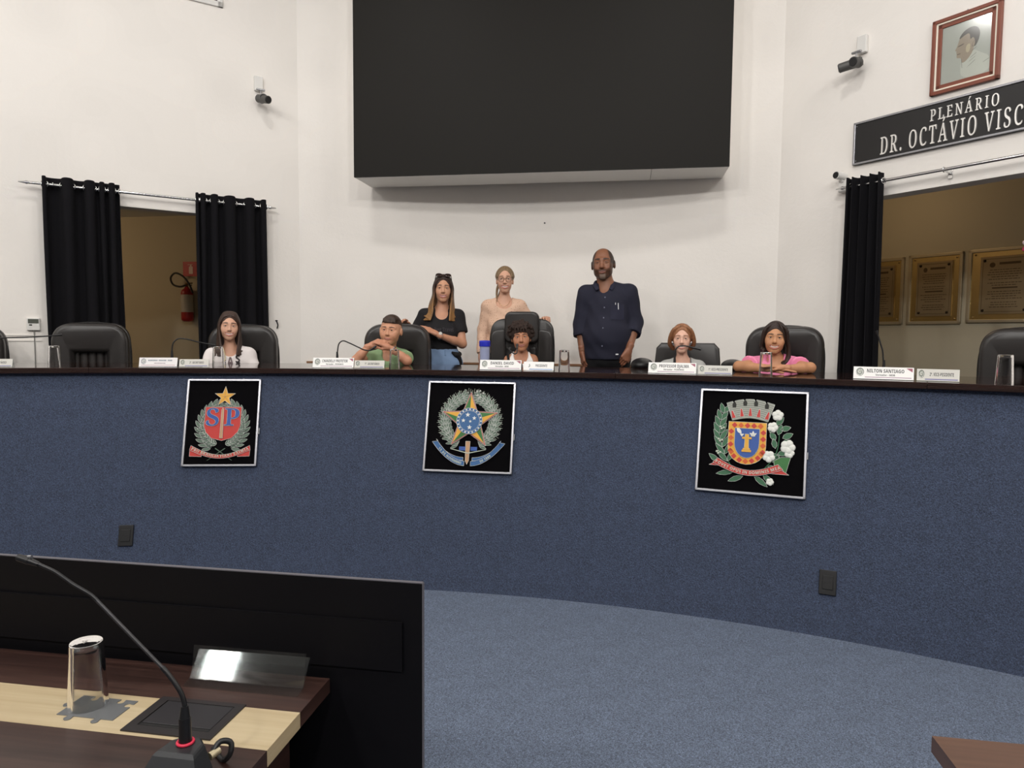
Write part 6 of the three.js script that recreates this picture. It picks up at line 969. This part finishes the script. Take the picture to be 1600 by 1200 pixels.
// ---- girl in the white printed shirt, far left
const KID = { leg: [0.065, 0.046, 0.04, 0.03], footScale: 0.85 };
person('smiling girl with long dark hair in a white printed shirt, seated leftmost', at(-2.026, -7.532), 0.544, {
  ...KID, skin: 0xcb9a80, scale: 0.8, shL: [-0.125, 0.885, 0], shR: [0.138, 0.890, 0], elL: [-0.175, 0.70, 0.06], wrL: [-0.06, 0.66, 0.20], elR: [0.19, 0.70, 0.06], wrR: [0.06, 0.66, 0.20], ...sitting(0.075, 0.52),
  chest: 0.08, waist: 0.105, belly: 0.085, hips: 0.12, neck: 0.036, arm: [0.035, 0.03, 0.028, 0.02],
  hands: [{ at: [-0.055, 0.66, 0.205], dir: [1, -0.1, 0.4], palm: [0, -1, 0], side: -1, curl: [0.2, 0.2, 0.25, 0.3], s: 0.75 }, { at: [0.055, 0.66, 0.205], dir: [-1, -0.1, 0.4], palm: [0, -1, 0], side: 1, curl: [0.2, 0.2, 0.25, 0.3], s: 0.75 }],
  head: { at: [0.002, 1.092, 0.02], s: 0.86, w: 0.98, jaw: 0.95, cheek: 1.1, skin: 0xd2a288, lip: 0xc07c70, brow: 0x2a1a13, smile: 1.1, grin: 0.0058, mouth: 0.031, eyeOpen: 0.0036, flush: 0xc47e66, ears: false, lash: true, roll: -0.05 },
  hair: { lo: [-0.17, -0.30, -0.16], hi: [0.18, 0.17, 0.17], build: (F) => { cap(F, 0.012, [[0.0, -0.024, 0.100], [0.066, 0.110, 0.092]], -0.09); curtainOfHair(F, 28, { end: -0.265, spread: [0.05, 0.095], side: [-0.005, 0.012], wob: 0.018, rightShort: 0.03 }); for (let i = 0; i < 7; i++) { const x = -0.06 + 0.02 * i; lock(F, [[x, 0.08, -0.10], [x * 1.2, -0.05, -0.11], [x * 1.3, -0.2, -0.09]], 0.022, 0.014, 0.012); } }, colour: strandColour(lin(0x38241a), 0.5) },
  shirt: { mat: clothMat(0xe4dcda), sleeve: 'long', cuff: 0.95, hem: 0.5, e: 0.012, fold: 0.0028, freq: 60, neck: [{ at: [0.002, 0.925, 0.05], r: [0.05, 0.052, 0.06] }, { at: [0.002, 0.945, 0], r: [0.055, 0.05, 0.06] }] },
  trousers: { mat: clothMat(0x3a4658), top: 0.6 }, shoe: 0xc8c8c8,
  extra: (o, HM, SF) => { const dk = mat(0x2c2528, 0.8), gr = mat(0x6f5f62, 0.8); textOnto(o, SF, 'S', font.sansBold, 0.054, 0.036, 0.832, dk, 0.95); textOnto(o, SF, 'A', font.sansBold, 0.060, -0.018, 0.812, gr, 0.8); textOnto(o, SF, 'E', font.sansBold, 0.05, -0.065, 0.812, dk, 0.7); textOnto(o, SF, '2', font.sansBold, 0.046, 0.040, 0.792, dk, 0.95); for (let i = 0; i < 4; i++) mesh('printed_dot', new THREE.CylinderGeometry(0.004, 0.004, 0.003, 10).rotateX(Math.PI / 2).translate(-0.03, 0.805 + 0.014 * i, SF.front(-0.03, 0.805 + 0.014 * i)), dk, o); mesh('lanyard', tube([[-0.045, 0.94, 0.055], [-0.035, 0.90, 0.083], [-0.03, 0.86, 0.094], [-0.045, 0.83, 0.098]], 0.0035, 20, 6), mat(0xcdbf9a, 0.6), o); },
});

// ---- boy in green, hands clasped before his chin
person('boy with short dark hair in a green shirt resting his chin on clasped hands', at(-0.859, -7.702), 0.3373, {
  ...KID, skin: 0xc38a6d, scale: 0.85, shL: [-0.108, 0.872, 0.0], shR: [0.120, 0.885, 0], elL: [-0.222, 0.862, 0.21], wrL: [-0.128, 0.966, 0.225], elR: [0.135, 0.860, 0.22], wrR: [0.018, 0.950, 0.235], ...sitting(0.08, 0.53),
  chest: 0.095, waist: 0.125, belly: 0.11, hips: 0.13, neck: 0.042, arm: [0.037, 0.032, 0.030, 0.021],
  hands: [{ at: [-0.124, 0.968, 0.225], dir: [0.95, 0.42, 0.05], palm: [0.2, -0.75, -0.65], side: -1, curl: [[0.35, 0.6, 0.5], [0.4, 0.65, 0.5], [0.45, 0.7, 0.5], [0.5, 0.7, 0.5]], s: 0.82, thumb: 0.6 }, { at: [0.012, 0.955, 0.237], dir: [-0.9, 0.50, 0.1], palm: [-0.2, -0.85, -0.6], side: 1, curl: [[0.4, 0.6, 0.5], [0.45, 0.65, 0.5], [0.5, 0.7, 0.5], [0.5, 0.7, 0.5]], s: 0.82, thumb: 0.6 }],
  head: { at: [0.022, 1.072, 0.045], s: 0.885, w: 1.13, jaw: 1.2, cheek: 1.3, skin: 0xcb9475, lip: 0xb87568, brow: 0x2c1c14, smile: 0.6, grin: 0.0008, mouth: 0.025, eyeOpen: 0.0040, flush: 0xc07860, yaw: -0.28, roll: -0.06, pitch: 0.02 },
  hair: { build: (F) => { F.add(ell([0, 0.044, -0.028], [0.083, 0.094, 0.100])); F.add(ell([0.01, 0.10, 0.03], [0.055, 0.028, 0.045]), 0.03); F.each([-1, -1, -1, 1, 1, 1], (v, x, y, z) => Math.max(v, -0.02 - y - 0.25 * Math.min(0, z))); F.sub(ell([0.004, -0.026, 0.104], [0.066, 0.100, 0.086]), 0.014); for (let i = 0; i < 14; i++) { const x = -0.048 + 0.0074 * i; lock(F, [[x * 0.8, 0.110, 0.045], [x, 0.092, 0.066], [x * 1.08 + 0.006, 0.070 + 0.004 * Math.sin(i * 2.4), 0.078 - 4 * x * x]], 0.008, 0.003, 0.008, 6); } for (const s of [-1, 1]) F.sub(ell([s * 0.092, -0.012, 0.0], [0.02, 0.036, 0.032]), 0.006); F.each([-1, -1, -1, 1, 1, 1], (v, x, y, z) => v + 0.0012 * Math.sin(x * 520 + 3 * Math.sin(z * 90)) * Math.sin(z * 160 + y * 210)); }, colour: strandColour(lin(0x38271c), 0.45) },
  shirt: { mat: clothMat(0x86a076), sleeve: 'short', len: 0.55, hem: 0.5, e: 0.012, fold: 0.003, freq: 50, cell: 0.007, flare: 0.016, neck: [{ at: [-0.005, 0.905, 0.075], r: [0.042, 0.055, 0.055] }, { at: [0.01, 0.93, 0.01], r: [0.052, 0.05, 0.06] }], collar: (o, f) => { const m = clothMat(0x7c956c); mesh('placket', tube([[-0.03, 0.90, f.front(-0.03, 0.89) + 0.002], [-0.02, 0.86, f.front(-0.02, 0.86) + 0.001], [-0.018, 0.81, f.front(-0.018, 0.81) + 0.001]], 0.006, 12, 6), m, o); } },
  trousers: { mat: clothMat(0x2c3444), top: 0.6 }, shoe: 0x333333,
  extra: (o) => { mesh('wristband', new THREE.TorusGeometry(0.0265, 0.004, 8, 24).rotateY(Math.PI / 2).rotateZ(-0.7).translate(0.035, 0.942, 0.234), M.steel, o); },
});

// ---- small child in the president's chair
person('small child with a big mop of dark curls in a white vest, president chair', at(0.116, -7.849), 0.15, {
  ...KID, skin: 0xab7456, scale: 0.72, shL: [-0.092, 0.868, 0], shR: [0.092, 0.872, 0], elL: [-0.118, 0.72, 0.05], wrL: [-0.05, 0.69, 0.17], elR: [0.122, 0.72, 0.05], wrR: [0.05, 0.69, 0.17], ...sitting(0.065, 0.54, -0.04, 0.30),
  chest: 0.07, waist: 0.085, belly: 0.075, hips: 0.10, neck: 0.034, arm: [0.031, 0.027, 0.025, 0.018],
  hands: [{ at: [-0.045, 0.69, 0.175], dir: [1, -0.1, 0.4], palm: [0, -1, 0], side: -1, curl: [0.2, 0.2, 0.25, 0.3], s: 0.68 }, { at: [0.045, 0.69, 0.175], dir: [-1, -0.1, 0.4], palm: [0, -1, 0], side: 1, curl: [0.2, 0.2, 0.25, 0.3], s: 0.68 }],
  head: { at: [0.0, 1.028, 0.02], s: 0.86, w: 0.98, jaw: 0.9, cheek: 1.1, skin: 0xb67d5e, lip: 0xa0655a, brow: 0x1a100c, smile: 0.8, grin: 0.002, mouth: 0.027, eyeOpen: 0.0050, flush: 0xa5624a, roll: 0.05, nose: 1.05 },
  hair: { lo: [-0.17, -0.12, -0.17], hi: [0.17, 0.20, 0.17], build: (F) => { cap(F, 0.018, [[0, -0.04, 0.105], [0.070, 0.092, 0.088]], -0.06); for (let i = 0; i < 260; i++) { const u = -0.55 + 1.55 * ((i + 0.5) / 260), a = i * 2.39996, r = Math.sqrt(Math.max(0, 1 - Math.min(1, Math.max(-1, u)) ** 2)), dir = [r * Math.cos(a), u, r * Math.sin(a)]; if (dir[2] > 0.35 && dir[1] < 0.42) continue; if (dir[1] < -0.3 && dir[2] > -0.2) continue; const j = 0.92 + 0.16 * hash2(i, 3, 5), c = [dir[0] * 0.098 * j, 0.042 + dir[1] * 0.098 * j, -0.02 + dir[2] * 0.104 * j]; F.add(cone(c, [c[0] + 0.01 * Math.sin(i), c[1] + 0.01 * Math.cos(i * 1.7), c[2] + 0.008], 0.015, 0.012), 0.006); } for (const [x, y] of [[-0.02, 0.055], [0.0, 0.048], [0.022, 0.058], [0.045, 0.05], [-0.045, 0.056]]) lock(F, [[x * 0.8, 0.10, 0.06], [x, 0.08, 0.086], [x * 1.1, y - 0.004, 0.092]], 0.010, 0.004, 0.005, 6); F.each([-1, -1, -1, 1, 1, 1], (v, x, y, z) => v + 0.004 * Math.sin(x * 190) * Math.sin(y * 170 + 1) * Math.sin(z * 180 + 2)); }, colour: strandColour(lin(0x2a1a12), 0.45), mat: mat(0xffffff, 0.8, { vertexColors: true }) },
  shirt: { name: 'vest', mat: clothMat(0xe9e5e2), sleeve: 'none', hem: 0.52, e: 0.009, fold: 0.002, freq: 60, cell: 0.006, neck: [{ at: [0.0, 0.915, 0.05], r: [0.056, 0.078, 0.075] }, { at: [0, 0.93, 0], r: [0.052, 0.06, 0.06] }] },
  trousers: { mat: clothMat(0x30343c), top: 0.6 }, shoe: 0xbbbbbb,
});

// ---- girl in grey
person('girl with reddish hair pulled back in a light grey top, low task chair', at(1.274, -7.695), -0.0762, {
  ...KID, skin: 0xd3a48e, scale: 0.78, shL: [-0.115, 0.838, 0], shR: [0.105, 0.838, 0], elL: [-0.15, 0.66, 0.05], wrL: [-0.06, 0.64, 0.18], elR: [0.145, 0.66, 0.05], wrR: [0.06, 0.64, 0.18], ...sitting(0.07, 0.51),
  chest: 0.075, waist: 0.098, belly: 0.08, hips: 0.115, neck: 0.034, arm: [0.034, 0.029, 0.027, 0.019],
  hands: [{ at: [-0.055, 0.64, 0.185], dir: [1, -0.1, 0.4], palm: [0, -1, 0], side: -1, curl: [0.2, 0.2, 0.25, 0.3], s: 0.72 }, { at: [0.055, 0.64, 0.185], dir: [-1, -0.1, 0.4], palm: [0, -1, 0], side: 1, curl: [0.2, 0.2, 0.25, 0.3], s: 0.72 }],
  head: { at: [-0.014, 1.028, 0.02], s: 0.82, w: 0.95, jaw: 0.88, skin: 0xdcae98, lip: 0xc98276, brow: 0x7a5138, smile: 0.9, grin: 0.0052, mouth: 0.028, eyeOpen: 0.0042, flush: 0xcf8874, eyes: 0x453320, ears: false },
  hair: { lo: [-0.15, -0.12, -0.17], hi: [0.15, 0.17, 0.15], build: (F) => { cap(F, 0.013, [[0, -0.018, 0.100], [0.064, 0.108, 0.090]], -0.10); for (const s of [-1, 1]) for (let i = 0; i < 24; i++) { const t = i / 23, o = 0.004 * Math.sin(i * 2.7 + s); lock(F, [[s * (0.004 + 0.03 * t), 0.118, 0.045 - 0.05 * t], [s * (0.066 + o), 0.085 - 0.01 * t, 0.05 - 0.09 * t], [s * (0.094 + o), 0.02, 0.025 - 0.08 * t], [s * (0.098 + o), -0.04, -0.01 - 0.06 * t], [s * (0.07 + o), -0.075, -0.06]], 0.0105, 0.009, 0.011, 12); } }, colour: strandColour(lin(0x8f6040), 0.4) },
  shirt: { mat: clothMat(0xa9a9a6), sleeve: 'short', len: 0.6, hem: 0.5, e: 0.011, fold: 0.0022, freq: 60, neck: [{ at: [-0.005, 0.868, 0.055], r: [0.058, 0.055, 0.065] }, { at: [-0.005, 0.89, 0], r: [0.055, 0.05, 0.06] }] },
  trousers: { mat: clothMat(0x3b4152), top: 0.6 }, shoe: 0xc0b8b8,
  extra: (o, HM, SF) => { for (const s of [-1, 1]) mesh('stripe', tube([[-0.005 + s * 0.052, 0.895, SF.front(-0.005 + s * 0.052, 0.88) - 0.002], [-0.005 + s * 0.058, 0.84, SF.front(-0.005 + s * 0.058, 0.84)], [-0.005 + s * 0.055, 0.76, SF.front(-0.005 + s * 0.055, 0.76)]], 0.004, 12, 6), mat(0x6d6c72, 0.8), o); },
});

// ---- girl in pink, arms folded on the bench
person('girl with dark hair in a pink T-shirt, arms folded on the bench', at(1.844, -7.527), -0.1947, {
  ...KID, skin: 0xbc8661, scale: 0.8, shL: [-0.118, 0.872, 0.0], shR: [0.118, 0.872, 0.0], elL: [-0.215, 0.862, 0.20], wrL: [-0.02, 0.855, 0.335], elR: [0.205, 0.862, 0.20], wrR: [0.055, 0.858, 0.345], ...sitting(0.07, 0.52),
  chest: 0.078, waist: 0.1, belly: 0.082, hips: 0.115, neck: 0.036, arm: [0.036, 0.032, 0.030, 0.021],
  hands: [{ at: [-0.018, 0.853, 0.335], dir: [1, -0.02, 0.15], palm: [0, -1, 0.1], side: -1, curl: [0.08, 0.08, 0.1, 0.12], s: 0.76, thumb: 0.2 }, { at: [0.052, 0.866, 0.35], dir: [-1, 0.05, 0.12], palm: [0, -1, 0.1], side: 1, curl: [0.1, 0.14, 0.18, 0.2], s: 0.76, thumb: 0.2, spread: 0.1 }],
  head: { at: [-0.004, 1.040, 0.03], s: 0.86, w: 1.0, jaw: 1.0, cheek: 1.15, skin: 0xc48e68, lip: 0xb87264, brow: 0x21150f, smile: 1.1, grin: 0.0060, mouth: 0.031, eyeOpen: 0.0040, flush: 0xb9745a, ears: false, lash: true, roll: -0.05 },
  hair: { lo: [-0.17, -0.24, -0.16], hi: [0.18, 0.17, 0.17], build: (F) => { cap(F, 0.012, [[0.0, -0.026, 0.100], [0.066, 0.106, 0.092]], -0.08); for (const s of [-1, 1]) for (let i = 0; i < 24; i++) { const t = i / 23, o = 0.004 * Math.sin(i * 2.1 + s); const y3 = s > 0 ? -0.19 : -0.10; lock(F, [[s * 0.012, 0.118, 0.035 - 0.06 * t], [s * (0.07 + o), 0.075, 0.055 - 0.12 * t], [s * (0.088 + o), -0.01, 0.035 - 0.10 * t], [s * (0.092 + o + (s > 0 ? 0.012 : 0)), -0.07, 0.02 - 0.08 * t], [s * (0.088 + 0.012 * Math.sin(i * 1.3) + (s > 0 ? 0.012 : -0.01)), y3 * 0.8, 0.02 - 0.07 * t], [s * (0.075 + 0.014 * Math.sin(i * 1.9)), y3 + 0.02 * Math.sin(i * 2.2), 0.035 - 0.08 * t]], 0.0115, 0.006, 0.010, 16); } lock(F, [[0.02, 0.115, 0.05], [0.042, 0.08, 0.082], [0.060, 0.03, 0.075], [0.072, -0.02, 0.055]], 0.009, 0.004, 0.006, 10); for (let i = 0; i < 7; i++) { const x = -0.06 + 0.02 * i; lock(F, [[x, 0.08, -0.10], [x * 1.2, -0.05, -0.11], [x * 1.2, -0.15, -0.09]], 0.022, 0.014, 0.012); } }, colour: strandColour(lin(0x2c1c15), 0.5) },
  shirt: { mat: clothMat(0xf08cb2), sleeve: 'short', len: 0.42, hem: 0.5, e: 0.011, fold: 0.0026, freq: 55, cell: 0.007, flare: 0.018, neck: [{ at: [0, 0.905, 0.05], r: [0.056, 0.055, 0.06] }, { at: [0, 0.925, 0], r: [0.055, 0.05, 0.06] }] },
  trousers: { mat: clothMat(0x3a3f55), top: 0.6 }, shoe: 0xbbbbbb,
});

renderer.render(scene, camera);
